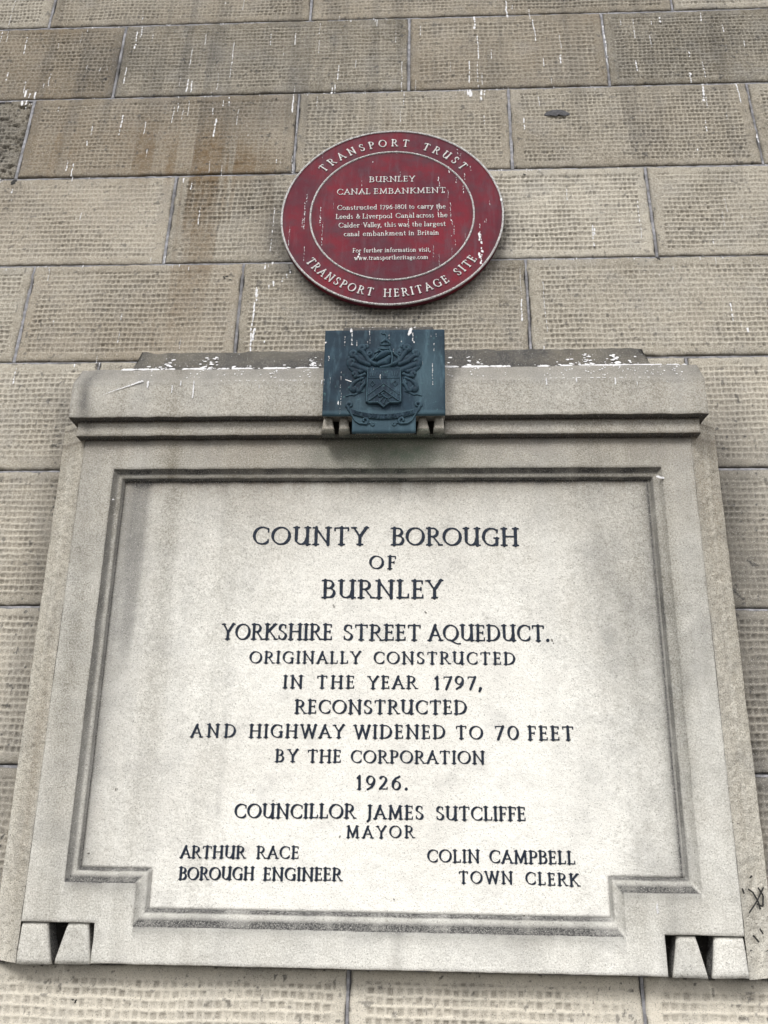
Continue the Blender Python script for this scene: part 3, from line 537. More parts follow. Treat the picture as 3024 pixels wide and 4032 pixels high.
# mortar: one bedding sheet plus pointed joints standing in the gaps
def mortar():
    Vv, Ff = [], []
    def quadgrid(u0, u1, v0, v1, h, nu, nv, amp):
        U, V = np.meshgrid(np.linspace(u0, u1, nu + 1), np.linspace(v0, v1, nv + 1))
        hh = h + (fbm(U * 60, V * 60, 3, 3) - .5) * amp
        P = wp(U, V, hh).reshape(-1, 3); b = sum(len(x) for x in Vv)
        idx = np.arange((nu + 1) * (nv + 1)).reshape(nv + 1, nu + 1) + b
        Vv.append(P); Ff.append(np.stack([idx[:-1, :-1], idx[:-1, 1:], idx[1:, 1:], idx[1:, :-1]], -1).reshape(-1, 4))
    quadgrid(-2.3, 2.2, -1.22, 3.78, -0.0125, 4, 4, 0.0)
    for i, v in enumerate(V_LINES[1:-1]):
        quadgrid(-2.29, 2.19, v - 0.0052, v + 0.0008, -0.0036, 900, 2, 0.0035)
    for row in range(len(V_LINES) - 1):
        for u in JOINTS[row][1:-1]:
            w = 0.0034 + 0.0014 * ((row * 7 + int(abs(u) * 31)) % 3) / 2
            quadgrid(u - w, u + w * 0.8, V_LINES[row] + 0.001, V_LINES[row + 1] - 0.006, -0.0024, 3, 110, 0.003)
    me = mesh_np('mortar', np.concatenate(Vv), np.concatenate(Ff), smooth=True)
    link('mortar', me, MAT_MORTAR, wall)
mortar()

# lump of dark cement left in the stone, right of the red plaque
def lump(u, v):
    n, m = 40, 16; Vv = []; Ff = []
    for j in range(m + 1):
        for i in range(n + 1):
            a = i / n; b = j / m
            x = (a - .5) * 0.078
            top = 0.019 * (1 - (2 * a - 1) ** 2) ** 0.6 + 0.004 * (fbm(a * 8, 1, 4, 3) - .5)
            bot = -0.006 - 0.012 * float(fbm(a * 9, 7, 2, 3)) * (1 - (2 * a - 1) ** 4)
            y = bot + (top - bot) * b
            hh = 0.006 * max(0, 1 - (2 * a - 1) ** 2) ** .5 * (1 - b ** 3) + 0.003 * (float(fbm(a * 14, b * 6, 8, 3)) - .5) + 0.0005 - 0.004 * (b > .97)
            Vv.append((u + x, v + y, hh))
    P = wp(np.array([q[0] for q in Vv]), np.array([q[1] for q in Vv]), np.array([q[2] for q in Vv]))
    idx = np.arange((n + 1) * (m + 1)).reshape(m + 1, n + 1)
    F = np.stack([idx[:-1, :-1], idx[:-1, 1:], idx[1:, 1:], idx[1:, :-1]], -1).reshape(-1, 4)
    back = P - WN * -0.0 ; 
    link('cement_patch', mesh_np('cement_patch', P, F, smooth=True), MAT_LEAD, wall, label='lump of dark cement on a pale block')
lump(0.411, 2.320)

# ------------------------------------------------------------------ the carved tablet
tab = thing('memorial_tablet', 'large pale sandstone tablet with moulded frame and carved navy capitals, under the bronze plate', 'tablet', (-0.095, 0.06, 1.267))
CX = -0.0945
def tab_attrs(P):
    x, y, z = P[:, 0], P[:, 1], P[:, 2]
    st = fbm(x * 22, z * 1.1, 31, 4)            # vertical run marks
    sp = fbm(x * 5, z * 5, 37, 4)
    tone = 0.36 + 0.20 * sstep(2.35, 1.30, z) + (y > .02) * (y < .026) * (0.12 + 0.56 * blob(x, z, -0.05, 1.75, 0.46, 0.62)) + 0.0 * blob(x, z, -0.06, 1.85, 0.38, 0.52) + 0.10 * blob(x, z, -0.05, 1.42, 0.5, 0.2) + 0.14 * (sp - .5)
    tone = tone + 0.14 * sstep(1.36, 1.26, z) * sstep(-0.45, 0.1, x) + 0.03 * sstep(2.40, 2.44, z)
    tone = tone + 0.08 * sstep(1.45, 1.28, z) + 0.50 * (st - .5) * (sstep(0.20, 0.45, np.abs(x + 0.09)))
    tone = tone - 0.10 * blob(x, z, -0.72, 1.33, .12, .1) - 0.06 * blob(x, z, 0.47, 1.95, 0.14, 0.3)
    grime_shade = 0.16 * sstep(0.55, 0.75, st) * sstep(1.35, 1.9, z) * sstep(.15, .5, np.abs(x + .09))
    panel = (y > 0.022) * (x > -0.713) * (x < 0.5235) * (z < 2.299)
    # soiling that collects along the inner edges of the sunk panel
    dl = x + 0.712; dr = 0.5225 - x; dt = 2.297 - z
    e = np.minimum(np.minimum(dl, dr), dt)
    grime_shade = grime_shade + panel * (0.38 * np.exp(-np.clip(e, 0, 1) / 0.012) * (0.5 + st) + 0.16 * np.exp(-np.clip(e, 0, 1) / 0.07) * (0.4 + sp) + 0.36 * sstep(.47, .68, fbm(x * 15, z * .9, 93, 4)) * sstep(-.30, -.48, x) * sstep(1.4, 1.7, z) + 0.14 * sstep(.5, .7, fbm(x * 9, z * 3, 95, 4)) * sstep(.28, .42, x))
    grime_shade = grime_shade + panel * (0.75 * np.exp(-np.clip(dr, 0, 1) / 0.0035))
    grime_shade = grime_shade + panel * (0.25 * blob(x, z, 0.41, 1.93, 0.014, 0.03) + .25 * blob(x, z, .455, 2.0, .014, .02) + 0.16 * blob(x, z, 0.35, 1.62, .05, .08))
    tone = tone + panel * 0.30 * blob(x, z, 0.33, 1.56, 0.10, 0.10) * (fbm(x * 120, z * 120, 61, 2) > .45)
    front = (y < .004) * (z < 2.39)
    inx = sstep(-.60, -.57, x) * sstep(.41, .38, x); lowz = np.where((x > -.584) & (x < .396), OZB, NZ); dz = lowz - z
    grime_shade = grime_shade + front * 0.62 * np.exp(-np.clip(dz, 0, 1) / 0.011) * (dz > -.002) * (x > OX0) * (x < OX1) * (0.3 + 1.1 * fbm(x * 16, z * 4, 66, 4))
    grime_shade = grime_shade + front * 0.16 * sstep(.5, .7, fbm(x * 10, z * 7, 67, 4))
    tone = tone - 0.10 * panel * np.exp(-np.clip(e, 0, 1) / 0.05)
    # dirt and painted shade under the cornice lips
    grime_shade = grime_shade + 0.30 * np.exp(-np.abs(z - 2.392) / 0.006) * (y > -.005) * (y < .004) * (0.4 + st)
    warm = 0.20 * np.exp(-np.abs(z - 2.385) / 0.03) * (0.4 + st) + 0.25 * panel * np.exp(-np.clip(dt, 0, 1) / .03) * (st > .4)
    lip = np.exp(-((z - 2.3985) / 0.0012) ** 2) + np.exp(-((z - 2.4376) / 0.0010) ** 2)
    grime_shade = grime_shade + 0.80 * np.clip(lip, 0, 1) * (y < 0.1); warm = warm + 0.5 * np.clip(lip, 0, 1)
    sh_ = np.exp(-np.clip(2.4376 - z, 0, 1) / 0.0035) * (z < 2.438) * (z > 2.40) + np.exp(-np.clip(2.3985 - z, 0, 1) / 0.0035) * (z < 2.399) + panel * np.exp(-np.clip(dt, 0, 1) / .004)  # narrow bands of painted shade below lips and panel head
    grime_shade = grime_shade + 0.5 * sh_ * (0.5 + st); warm = warm + 0.5 * sh_
    warm = warm + 0.10 * sstep(0.4, 0.7, fbm(x * 3, z * 3, 41, 3)) + 0.20 * sstep(1.9, 2.45, z)
    # cornice: dirty top, damp stain near its left end
    grime_shade = grime_shade + 0.25 * sstep(2.512, 2.530, z) * (y < 0.08) * (0.6 + 0.8 * sp) + 0.55 * blob(x, z, -0.815, 2.49, 0.014, 0.05) * (0.6 + st) + .4 * blob(x, z, -0.80, 2.435, .016, .05)
    tone = tone - 0.42 * (z > 2.586)
    grime_shade = grime_shade + 0.16 * sstep(2.528, 2.536, z) * (z < 2.586) * (0.5 + sp) + 0.80 * (z > 2.586) * (0.30 + 1.1 * fbm(x * 14, z * 14, 88, 4)) + 0.7 * (z > 2.586) * blob(x, z, -0.10, 2.66, 0.26, 0.2) + 0.3 * (z > 2.586) * sstep(2.68, 2.62, z)
    green = 0.62 * blob(x, z, -0.085, 2.365, 0.15, 0.045) * (z < 2.40) * (0.5 + sp)
    pl_ = sstep(-.245, -.235, x) * sstep(.062, .052, x)
    grime_shade = grime_shade + pl_ * 0.65 * np.exp(-np.clip(2.3995 - z, 0, 1) / 0.006) * (z < 2.4) * (z > 2.33) + pl_ * .35 * (z > 2.3995) * (z < 2.44) * (y > -.03)  # shade under the bronze plate and behind its pegs, painted dark
    return tone, grime_shade, warm, green

def weather(P, amp=0.0012, f=38):
    x, y, z = P[:, 0].copy(), P[:, 1].copy(), P[:, 2].copy()
    P = P.copy()
    P[:, 1] += (fbm(x * f + y * 17, z * f, 51, 3) - .5) * amp + (fbm(x * 5, z * 5, 52, 2) - .5) * amp
    P[:, 0] += (fbm(z * f + 9, y * f + x * 3, 53, 3) - .5) * amp * 1.4
    P[:, 2] += (fbm(x * f + 4, y * f + z * 3, 54, 3) - .5) * amp * 1.6
    return P

def tab_link(name, P, F, mat=None, extra_grime_shade=0.0, amp=0.0012, f=38, label=None, tone_add=0.0, extra_warm=0.0):
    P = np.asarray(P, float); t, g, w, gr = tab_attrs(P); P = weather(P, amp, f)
    me = mesh_np(name, P, F, dict(tone=np.clip(t + tone_add, 0, 1.1), grime_shade=np.clip(g + extra_grime_shade, 0, .95), warm=np.clip(w + extra_warm, 0, 1), pit=0 * t, green=gr), smooth=False)
    return link(name, me, mat or MAT_TAB, tab, label=label)

def split(vals, step):
    out = [vals[0]]
    for a, b in zip(vals[:-1], vals[1:]):
        n = max(1, int(round((b - a) / step)))
        out += [a + (b - a) * (i + 1) / n for i in range(n)]
    return np.array(out)

def slab(inside, xb, zb, y, yb, step=0.006, rnd=0.0018):
    """rectilinear region (inside(cx,cz) on cells of the break grid) at depth y with a rounded arris and side walls back to yb"""
    def with_inset(bs):
        s = set(np.round(bs, 5))
        for b in bs: s.add(round(b - rnd, 5)); s.add(round(b + rnd, 5))
        s = sorted(v for v in s if bs[0] - 1e-6 <= v <= bs[-1] + 1e-6); return s
    X = split(with_inset(xb), step); Z = split(with_inset(zb), step)
    cx = (X[:-1] + X[1:]) / 2; cz = (Z[:-1] + Z[1:]) / 2
    In = np.array([[inside(a, b) for a in cx] for b in cz], bool)
    nz, nx = In.shape
    used = {}; V = []; F = []
    # vertex inclusion count to find boundary verts
    pad = np.zeros((nz + 2, nx + 2), bool); pad[1:-1, 1:-1] = In
    full = pad[:-1, :-1] & pad[1:, :-1] & pad[:-1, 1:] & pad[1:, 1:]
    def vid(j, i):
        if (j, i) not in used:
            used[(j, i)] = len(V); V.append((X[i], y if full[j, i] else y + rnd, Z[j]))
        return used[(j, i)]
    bk = {}
    def bid(j, i):
        if (j, i) not in bk: bk[(j, i)] = len(V); V.append((X[i], yb, Z[j]))
        return bk[(j, i)]
    for j, i in zip(*np.nonzero(In)):
        F.append([vid(j, i), vid(j, i + 1), vid(j + 1, i + 1), vid(j + 1, i)])
        for (dj, di, e) in ((-1, 0, ((j, i), (j, i + 1))), (0, 1, ((j, i + 1), (j + 1, i + 1))), (1, 0, ((j + 1, i + 1), (j + 1, i))), (0, -1, ((j + 1, i), (j, i)))):
            if not pad[j + 1 + dj, i + 1 + di]:
                p, q = e; F.append([vid(*q), vid(*p), bid(*p), bid(*q)])
    return np.array(V), F

XL, XR, ZB, ZT = -0.8135, 0.624, 1.2700, 2.400
OX0, OX1, OZT, OZB, NZ, NXL, NXR = -0.7345, 0.5495, 2.3215, 1.3380, 1.4180, -0.584, 0.396     # outer edge of the moulding
def in_poly(x, z):      # inside the moulding's outer outline
    if not (OX0 < x < OX1 and OZB < z < OZT): return False
    if z < NZ and (x < NXL or x > NXR): return False
    return True
def notch(x, z): return z < 1.343 and (x < -0.662 or 0.471 < x)
P_, F_ = slab(lambda x, z: (not in_poly(x, z)) and not notch(x, z), [XL, OX0, -0.662, NXL, NXR, 0.471, OX1, XR], [ZB, OZB, 1.343, NZ, OZT, ZT], 0.0, 0.043, 0.006)
tab_link('frame', P_, F_)
# sunk inscription panel
def inset(d): return dict(x0=OX0 + d, x1=OX1 - d, zt=OZT - d, zb=OZB + d * 1.36, nz=NZ + d * 1.18, nl=NXL + d, nr=NXR - d)
def ringpts(d):
    q = inset(d)
    return [(q['x0'], q['nz']), (q['nl'], q['nz']), (q['nl'], q['zb']), (q['nr'], q['zb']), (q['nr'], q['nz']), (q['x1'], q['nz']), (q['x1'], q['zt']), (q['x0'], q['zt'])]
PROF = [(0.0, 0.0012), (0.0035, 0.0075), (0.0075, 0.0115), (0.013, 0.0122), (0.0165, 0.0140), (0.0190, 0.0165), (0.0212, 0.0225), (0.0226, 0.0256)]
def moulding():
    base = ringpts(0); segs = []
    n = len(base)
    lens = [max(1, int(round(math.dist(base[i], base[(i + 1) % n]) / 0.007))) for i in range(n)]
    V, F = [], []; cnt = sum(lens); G_ = []
    for d, y in PROF:
        r = ringpts(d)
        for i in range(n):
            a, b = r[i], r[(i + 1) % n]
            for k in range(lens[i]):
                t = k / lens[i]; V.append((a[0] + (b[0] - a[0]) * t, y, a[1] + (b[1] - a[1]) * t))
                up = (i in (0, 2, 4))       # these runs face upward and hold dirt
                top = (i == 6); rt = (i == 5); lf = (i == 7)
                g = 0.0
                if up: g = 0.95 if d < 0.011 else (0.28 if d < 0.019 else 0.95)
                if top: g = 0.78 if d < 0.009 else (0.05 if d < 0.018 else 0.85)  # shadow bands of the down-facing top run, painted in
                if lf: g = 0.60 if d < 0.010 else (0.16 if d < 0.018 else 0.60)  # left bevel turned from the light, its shade painted in
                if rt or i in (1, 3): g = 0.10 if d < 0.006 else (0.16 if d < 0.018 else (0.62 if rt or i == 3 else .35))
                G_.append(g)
    for j in range(len(PROF) - 1):
        for i in range(cnt):
            i2 = (i + 1) % cnt; F.append([j * cnt + i, j * cnt + i2, (j + 1) * cnt + i2, (j + 1) * cnt + i])
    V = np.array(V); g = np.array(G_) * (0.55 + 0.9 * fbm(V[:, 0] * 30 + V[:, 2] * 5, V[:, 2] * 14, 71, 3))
    tab_link('moulding', V, F, extra_grime_shade=g)
moulding()
q = inset(0.0226)
def in_panel(x, z): return q['x0'] < x < q['x1'] and q['zb'] < z < q['zt'] and not (z < q['nz'] and (x < q['nl'] or x > q['nr']))
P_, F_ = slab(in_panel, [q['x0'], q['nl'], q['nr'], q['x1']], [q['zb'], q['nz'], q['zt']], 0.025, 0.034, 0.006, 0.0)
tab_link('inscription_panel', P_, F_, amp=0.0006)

# rough splayed sides going back to the wall
def strip(x0, y0, x1, y1, z0, z1, name, warm):
    n = int((z1 - z0) / 0.004); m = 22
    T, Zz = np.meshgrid(np.linspace(0, 1, m + 1), np.linspace(z0, z1, n + 1))
    X = x0 + (x1 - x0) * T; Y = y0 + (y1 - y0) * T
    nn = (fbm(Zz * 130, T * 9, 81, 3) - .5) * 0.0050 * np.minimum(1, 4 * T * (1 - T) + .12) * sstep(0.0, 0.3, 1 - T) + (fbm(Zz * 25, T * 3, 83, 3) - .5) * 0.0022
    sx = 1 if x1 > x0 else -1
    X = X + nn * sx * 0.6; Y = Y - nn * 0.8
    # a plain drafted margin along the outer edge, then straight back into the wall
    X = np.concatenate([X, X[:, -1:] + 0.0005 * sx, X[:, -1:] + 0.0005 * sx], 1); Y = np.concatenate([Y, Y[:, -1:] + 0.003, 0 * Y[:, -1:] + 0.21], 1); Zz = np.concatenate([Zz, Zz[:, -2:]], 1)
    T = np.concatenate([T, T[:, -2:]], 1)
    P = np.stack([X, Y, Zz], -1).reshape(-1, 3); w = m + 3
    idx = np.arange((n + 1) * w).reshape(n + 1, w)
    F = np.stack([idx[:-1, :-1], idx[:-1, 1:], idx[1:, 1:], idx[1:, :-1]], -1).reshape(-1, 4)
    if sx < 0: F = F[:, ::-1]
    # close the underside
    g = 0.12 * sstep(0.45, 0.7, fbm(Zz * 5, T * 2, 85, 3)) + 0.20 * np.exp(-T / 0.06) * (0.3 + fbm(Zz * 40, T * 4, 86, 2))
    wmx = warm * blob(Zz, T, 1.65, 0.35, 0.30, 0.40) + 0.06
    tab_link(name, P, F, MAT_ROUGH, extra_grime_shade=g.reshape(-1), amp=0.0008, extra_warm=wmx.reshape(-1) - 0.10, tone_add=0.20)
    return P, idx
strip(XL - 0.0005, 0.002, -0.885, 0.042, 1.2675, 2.452, 'splayed_side', 0.42)
strip(XR + 0.0005, 0.002, 0.6945, 0.042, 1.2675, 2.452, 'splayed_side', 0.14)

def boxmesh(x0, x1, y0, y1, z0, z1, step=0.01, r=0.002, front=None):
    """subdivided block with rounded front arrises; front(z) may give the front depth"""
    V, F = slab(lambda x, z: True, [x0, x1], [z0, z1], y0, y1, step, r)
    return V, F
# core of the slab behind the front face (closes top, bottom and the backs of the openings)
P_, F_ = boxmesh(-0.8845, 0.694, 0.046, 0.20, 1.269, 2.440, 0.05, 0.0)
tab_link('backing_block', P_, F_, MAT_GAP_SHADE)  # black colour stands in for shade at the backs of the openings
# cornice: lower fascia, upper fascia, steep weathering, then the dark blocking course against the wall
P_, F_ = boxmesh(-0.8280, 0.6415, -0.020, 0.12, 2.3985, 2.4390, 0.007)
tab_link('cornice_fascia', P_, F_, amp=0.0016)
def cornice():
    X = split([-0.8435, 0.6565], 0.007)
    prof = [(0.13, 2.4375), (-0.006, 2.4375), (-0.0385, 2.4378), (-0.0402, 2.4400)] + [(-0.0402, z) for z in np.linspace(2.448, 2.524, 10)] + [(-0.0398, 2.5300), (-0.0385, 2.5312), (-0.026, 2.547), (-0.016, 2.560), (-0.007, 2.573), (-0.001, 2.583), (0.001, 2.5850), (0.03, 2.586), (0.06, 2.587), (0.16, 2.588)]
    V = np.array([(x, y, z) for (y, z) in prof for x in X]); n = len(X)
    sag = (fbm(V[:, 0] * 14, V[:, 2] * 0, 91, 4) - .5) * 0.006 * (V[:, 2] > 2.57)
    V[:, 2] += sag
    F = [[j * n + i, j * n + i + 1, (j + 1) * n + i + 1, (j + 1) * n + i] for j in range(len(prof) - 1) for i in range(n - 1)]
    F += [[j * n for j in range(len(prof))][::-1], [j * n + n - 1 for j in range(len(prof))]]
    return V, F
P_, F_ = cornice(); tab_link('cornice', P_, F_, amp=0.0018)
def blocking():
    for xa, xb_ in ((-0.772, -0.235), (0.054, 0.590)):
        X = split([xa, xb_], 0.008)
        prof = [(0.088, 2.589), (0.092, 2.606)] + [(0.096 + 0.082 * t, 2.612 + 0.118 * t) for t in np.linspace(0, 1, 16)] + [(0.21, 2.734)]
        V = np.array([(x, y, z) for (y, z) in prof for x in X]); n = len(X)
        F = [[j * n + i, j * n + i + 1, (j + 1) * n + i + 1, (j + 1) * n + i] for j in range(len(prof) - 1) for i in range(n - 1)]
        F += [[j * n for j in range(len(prof))][::-1], [j * n + n - 1 for j in range(len(prof))]]
        V[:, 2] += (fbm(V[:, 0] * 20, 0 * V[:, 0], 63, 4) - .5) * 0.010 * sstep(2.69, 2.725, V[:, 2])
        V[:, 0] += np.where(np.abs(V[:, 0] - xa) < 1e-4, 0.022 * sstep(2.61, 2.75, V[:, 2]), 0) * (xa < -.5) - np.where(np.abs(V[:, 0] - xb_) < 1e-4, 0.022 * sstep(2.61, 2.75, V[:, 2]), 0) * (xb_ > .5)
        tab_link('weathering_stone', V, F, amp=0.005, f=22)
blocking()

# tapered stone pegs (guttae) in the openings and beneath the bronze plaque
def gutta(top, bot, z0, z1, yf, yb, name='gutta', grime_shade=0.0):
    V = []; F = []; n = 8; m = 5; r = 0.003
    for j in range(n + 1):
        t = j / n; z = z1 + (z0 - z1) * t
        a = top[0] + (bot[0] - top[0]) * t; b = top[1] + (bot[1] - top[1]) * t
        yy = yf + 0.004 * (1 - t) + (0.0025 if j in (0, n) else 0)
        V += [(a, yb, z), (a, yy + .0125, z), (a, yy + r * 1.5, z), (a + r, yy + .0004, z)] + [(a + r + (b - a - 2 * r) * k / m, yy, z) for k in range(1, m)] + [(b - r, yy + .0004, z), (b, yy + r * 1.5, z), (b, yy + .0125, z), (b, yb, z)]
    w = m + 5
    w = len(V) // (n + 1)
    for j in range(n):
        for i in range(w - 1): F.append([(j + 1) * w + i, (j + 1) * w + i + 1, j * w + i + 1, j * w + i])
    F.append([i for i in range(w)]); F.append([n * w + i for i in range(w)][::-1])
    V = np.array(V); gg = grime_shade + 0.95 * (V[:, 1] > yf + .0118)  # peg sides painted dark for the shade in the gaps
    tab_link(name, V, F, extra_grime_shade=gg, amp=0.0022, f=45)
gutta((-0.8150, -0.761), (-0.8160, -0.744), 1.2665, 1.3405, 0.0, 0.05)
gutta((-0.719, -0.677), (-0.738, -0.664), 1.2675, 1.3415, 0.0, 0.05, grime_shade=0.12)
gutta((0.496, 0.532), (0.480, 0.547), 1.2685, 1.3400, 0.0, 0.05)
gutta((0.568, 0.6245), (0.555, 0.6262), 1.2695, 1.3400, 0.0, 0.05)
for t_, b_ in (((-0.230, -0.211), (-0.237, -0.206)), ((-0.194, -0.175), (-0.196, -0.170)), ((-0.009, 0.008), (-0.014, 0.016)), ((0.028, 0.047), (0.024, 0.051))):
    gutta(t_, b_, 2.3915, 2.4305, -0.056, -0.021, grime_shade=0.05)
# stone block that carries the bronze plaque; its sloped top shows above the metal
def bearer():
    V, F = boxmesh(-0.2325, 0.0505, -0.064, 0.12, 2.431, 2.640, 0.01)
    tab_link('plaque_bearer', V, F, extra_grime_shade=0.25)
    X = split([-0.196, 0.028], 0.006)
    prof = [(-0.063, 2.6405), (-0.060, 2.648), (-0.046, 2.662), (-0.030, 2.676), (-0.016, 2.686), (-0.008, 2.688), (0.12, 2.70)]
    V = np.array([(CX + (x - CX) * (1 - 0.05 * j / 5 if j < 6 else .95), y, z) for j, (y, z) in enumerate(prof) for x in X]); n = len(X)
    F = [[j * n + i, j * n + i + 1, (j + 1) * n + i + 1, (j + 1) * n + i] for j in range(len(prof) - 1) for i in range(n - 1)]
    F += [[j * n for j in range(len(prof))][::-1], [j * n + n - 1 for j in range(len(prof))]]
    tab_link('bearer_cap', V, F, extra_grime_shade=-0.45, amp=0.003, f=30)
bearer()
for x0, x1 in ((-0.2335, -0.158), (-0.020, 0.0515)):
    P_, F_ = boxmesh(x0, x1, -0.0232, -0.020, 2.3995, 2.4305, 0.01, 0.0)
    tab_link('gap_shade_back', P_, F_, MAT_GAP_SHADE, amp=0.0004)  # dark sheet added as painted shade between the pegs
# cobweb debris deep in the lower openings
for x0, x1 in ((-0.8125, -0.6615), (0.4705, 0.6235)):
    V, F = [], []
    for i in range(26):
        a = Vector((random.uniform(x0, x1), 0.040, random.uniform(1.275, 1.34))); d = Vector((random.uniform(-.012, .012), random.uniform(-.012, 0), random.uniform(-.008, .008)))
        b = len(V); s = 0.0006
        for p in (a, a + d):
            V += [(p.x - s, p.y, p.z), (p.x + s, p.y, p.z), (p.x, p.y - s, p.z + s)]
        F += [[b, b + 1, b + 4, b + 3], [b + 1, b + 2, b + 5, b + 4], [b + 2, b, b + 3, b + 5]]
    o = link('debris', mesh_np('debris', V, F), MAT_TWIG, tab, kind='stuff')

# ------------------------------------------------------------------ inscription, one object per carved letter
for word, x0, x1, z0, z1, h in WORDS:
    h *= 1.0
    xs, pos = layout(word, x0, x1, h)
    for i, ch in enumerate(word):
        bold = 0.182 if h > 0.03 else 0.208
        if word in ('ENGINEER', 'ARTHUR') or (word == 'BOROUGH' and h < 0.03): bold = 0.23
        key = ('L', ch, round(h, 4), xs, bold, i % 2)
        if key not in GC:
            V, F = glyph_mesh_data(ch, 30, bold, 0.088, xs, 0.035, i % 2)
            V = np.array(V); P = np.stack([V[:, 0] * h, V[:, 2] * 0.0016, V[:, 1] * h], -1)
            GC[key] = mesh_np('letter', P, F); GC[key].materials.append(MAT_INK)
        o = link('letter', GC[key], None, tab)
        zz = z0 + (z1 - z0) * i / max(1, len(word) - 1)
        o.location = (pos[i], 0.0240, zz + random.uniform(-.0003, .0003))
        o.rotation_euler = (0, random.uniform(-.012, .012), 0)

# ------------------------------------------------------------------ round red plaque
PC = np.array([-0.0888, 1.9198]); PR = 0.3215
pl = thing('heritage_plaque', 'round dark red metal plaque with raised white lettering, on the wall above the bronze plate', 'plaque', tuple(float(t) for t in wp(PC[0], PC[1])))
def plq(u, v, h): return wp(np.asarray(u) + PC[0], np.asarray(v) + PC[1], h)
def lathe(prof, n=160, wob=0.0):
    V = []; F = []
    a = np.linspace(0, 2 * math.pi, n, endpoint=False)
    for r, h in prof:
        rr = r + wob * (fbm(a * 9, a * 0 + r, 5, 2) - .5)
        V.append(plq(rr * np.cos(a), rr * np.sin(a), h))
    V = np.concatenate(V); m = len(prof)
    for j in range(m - 1):
        for i in range(n): F.append([j * n + i, j * n + (i + 1) % n, (j + 1) * n + (i + 1) % n, (j + 1) * n + i])
    return V, F
prof = [(PR - 0.003, 0.004), (PR, 0.007), (PR, 0.021), (PR - 0.002, 0.0235), (PR - 0.0055, 0.0235), (PR - 0.0065, 0.0222)] + [(r, 0.0222) for r in np.linspace(PR - .012, 0.2405, 8)] + [(0.2395, 0.0222)] + [(r, 0.0222 + 0.0006 * (1 - (r / .24) ** 2)) for r in np.linspace(0.23, 0.004, 24)]
V, F = lathe(prof); F.append([len(V) - 160 + i for i in range(160)])
loc = (V - wp(PC[0], PC[1])); vv = loc @ WU; r_ = np.hypot(V[:, 0] - PC[0], vv)
gr = 0.75 * np.exp(-np.abs(r_ - 0.2335) / 0.006) + 0.8 * np.exp(-np.abs(r_ - (PR - .008)) / 0.006) * (0.5 + 0.5 * sstep(0.1, -.2, vv)) + .45 * np.exp(-np.abs(r_ - .246) / .006)
ang = np.arctan2(vv, V[:, 0] - PC[0]); gr = gr * (0.35 + 0.9 * fbm(ang * 3 + 9, r_ * 20, 15, 3))
gr = np.where(loc @ WN < 0.02, 0.0, gr)
link('disc', mesh_np('disc', V, F, dict(grime_shade=np.clip(gr, 0, .9)), smooth=False), MAT_RED, pl)
V, F = lathe([(PR + 0.0004, 0.0215), (PR + .0002, 0.0242), (PR - 0.0025, 0.0250), (PR - 0.0052, 0.0243), (PR - 0.0062, 0.0218)], 200, 0.0006)
link('rim', mesh_np('rim', V, F, smooth=True), MAT_SILVER, pl, label='chipped white outer rim')
V, F = lathe([(0.2388, 0.0216), (0.2382, 0.0245), (0.2360, 0.0252), (0.2338, 0.0245), (0.2330, 0.0216)], 180, 0.0005)
link('inner_ring', mesh_np('inner_ring', V, F, smooth=True), MAT_SILVER, pl)

def join_glyphs(items, mat, name, parent, mapf, h0, h1, thick=0.13, thin=0.065, res=16):
    """items: (char, xscale, transform(x,y)->(u,v), height)"""
    VV, FF = [], []; b = 0
    for ch, xs, tf in items:
        V, F = glyph_mesh_data(ch, res, thick, thin, xs, 0.0)
        V = np.array(V)
        if len(V) == 0: continue
        u, v = tf(V[:, 0], V[:, 1]); P = mapf(u, v, np.where(V[:, 2] > .5, h0, h1))
        VV.append(P); FF += [[i + b for i in f] for f in F]; b += len(V)
    me = mesh_np(name, np.concatenate(VV), FF)
    return link(name, me, mat, parent, kind=('stuff' if len(items) > 1 else None))
# straight lines, grouped by their height on the plaque
lines = {}
for (w, x0, x1, v, h) in PTEXT: lines.setdefault(round(v, 2) if True else 0, []).append((w, x0, x1, v, h))
for key in sorted(lines, reverse=True):
    items = []
    vmean = sum(t[3] for t in lines[key]) / len(lines[key])
    for (w, x0, x1, v, h) in lines[key]:
        h = min(h * 0.98, {True: 0.0205, False: 0.0170}[w.isupper()])
        if w == 'carry': h = 0.0170
        if not w.isupper(): x1 -= 0.0028
        xs, pos = layout(w, x0, x1, h)
        for i, ch in enumerate(w):
            sh = -0.10 if (w[0].isdigit() and ch in '79') else 0
            items.append((ch, xs, (lambda X, Y, p=pos[i], h=h, sh=sh, vm=vmean: (p + X * h - PC[0], vm + (Y + sh) * h - PC[1]))))
    join_glyphs(items, MAT_LETTER, 'raised_lettering', pl, plq, 0.0222, 0.0243, 0.125, 0.07, 20)
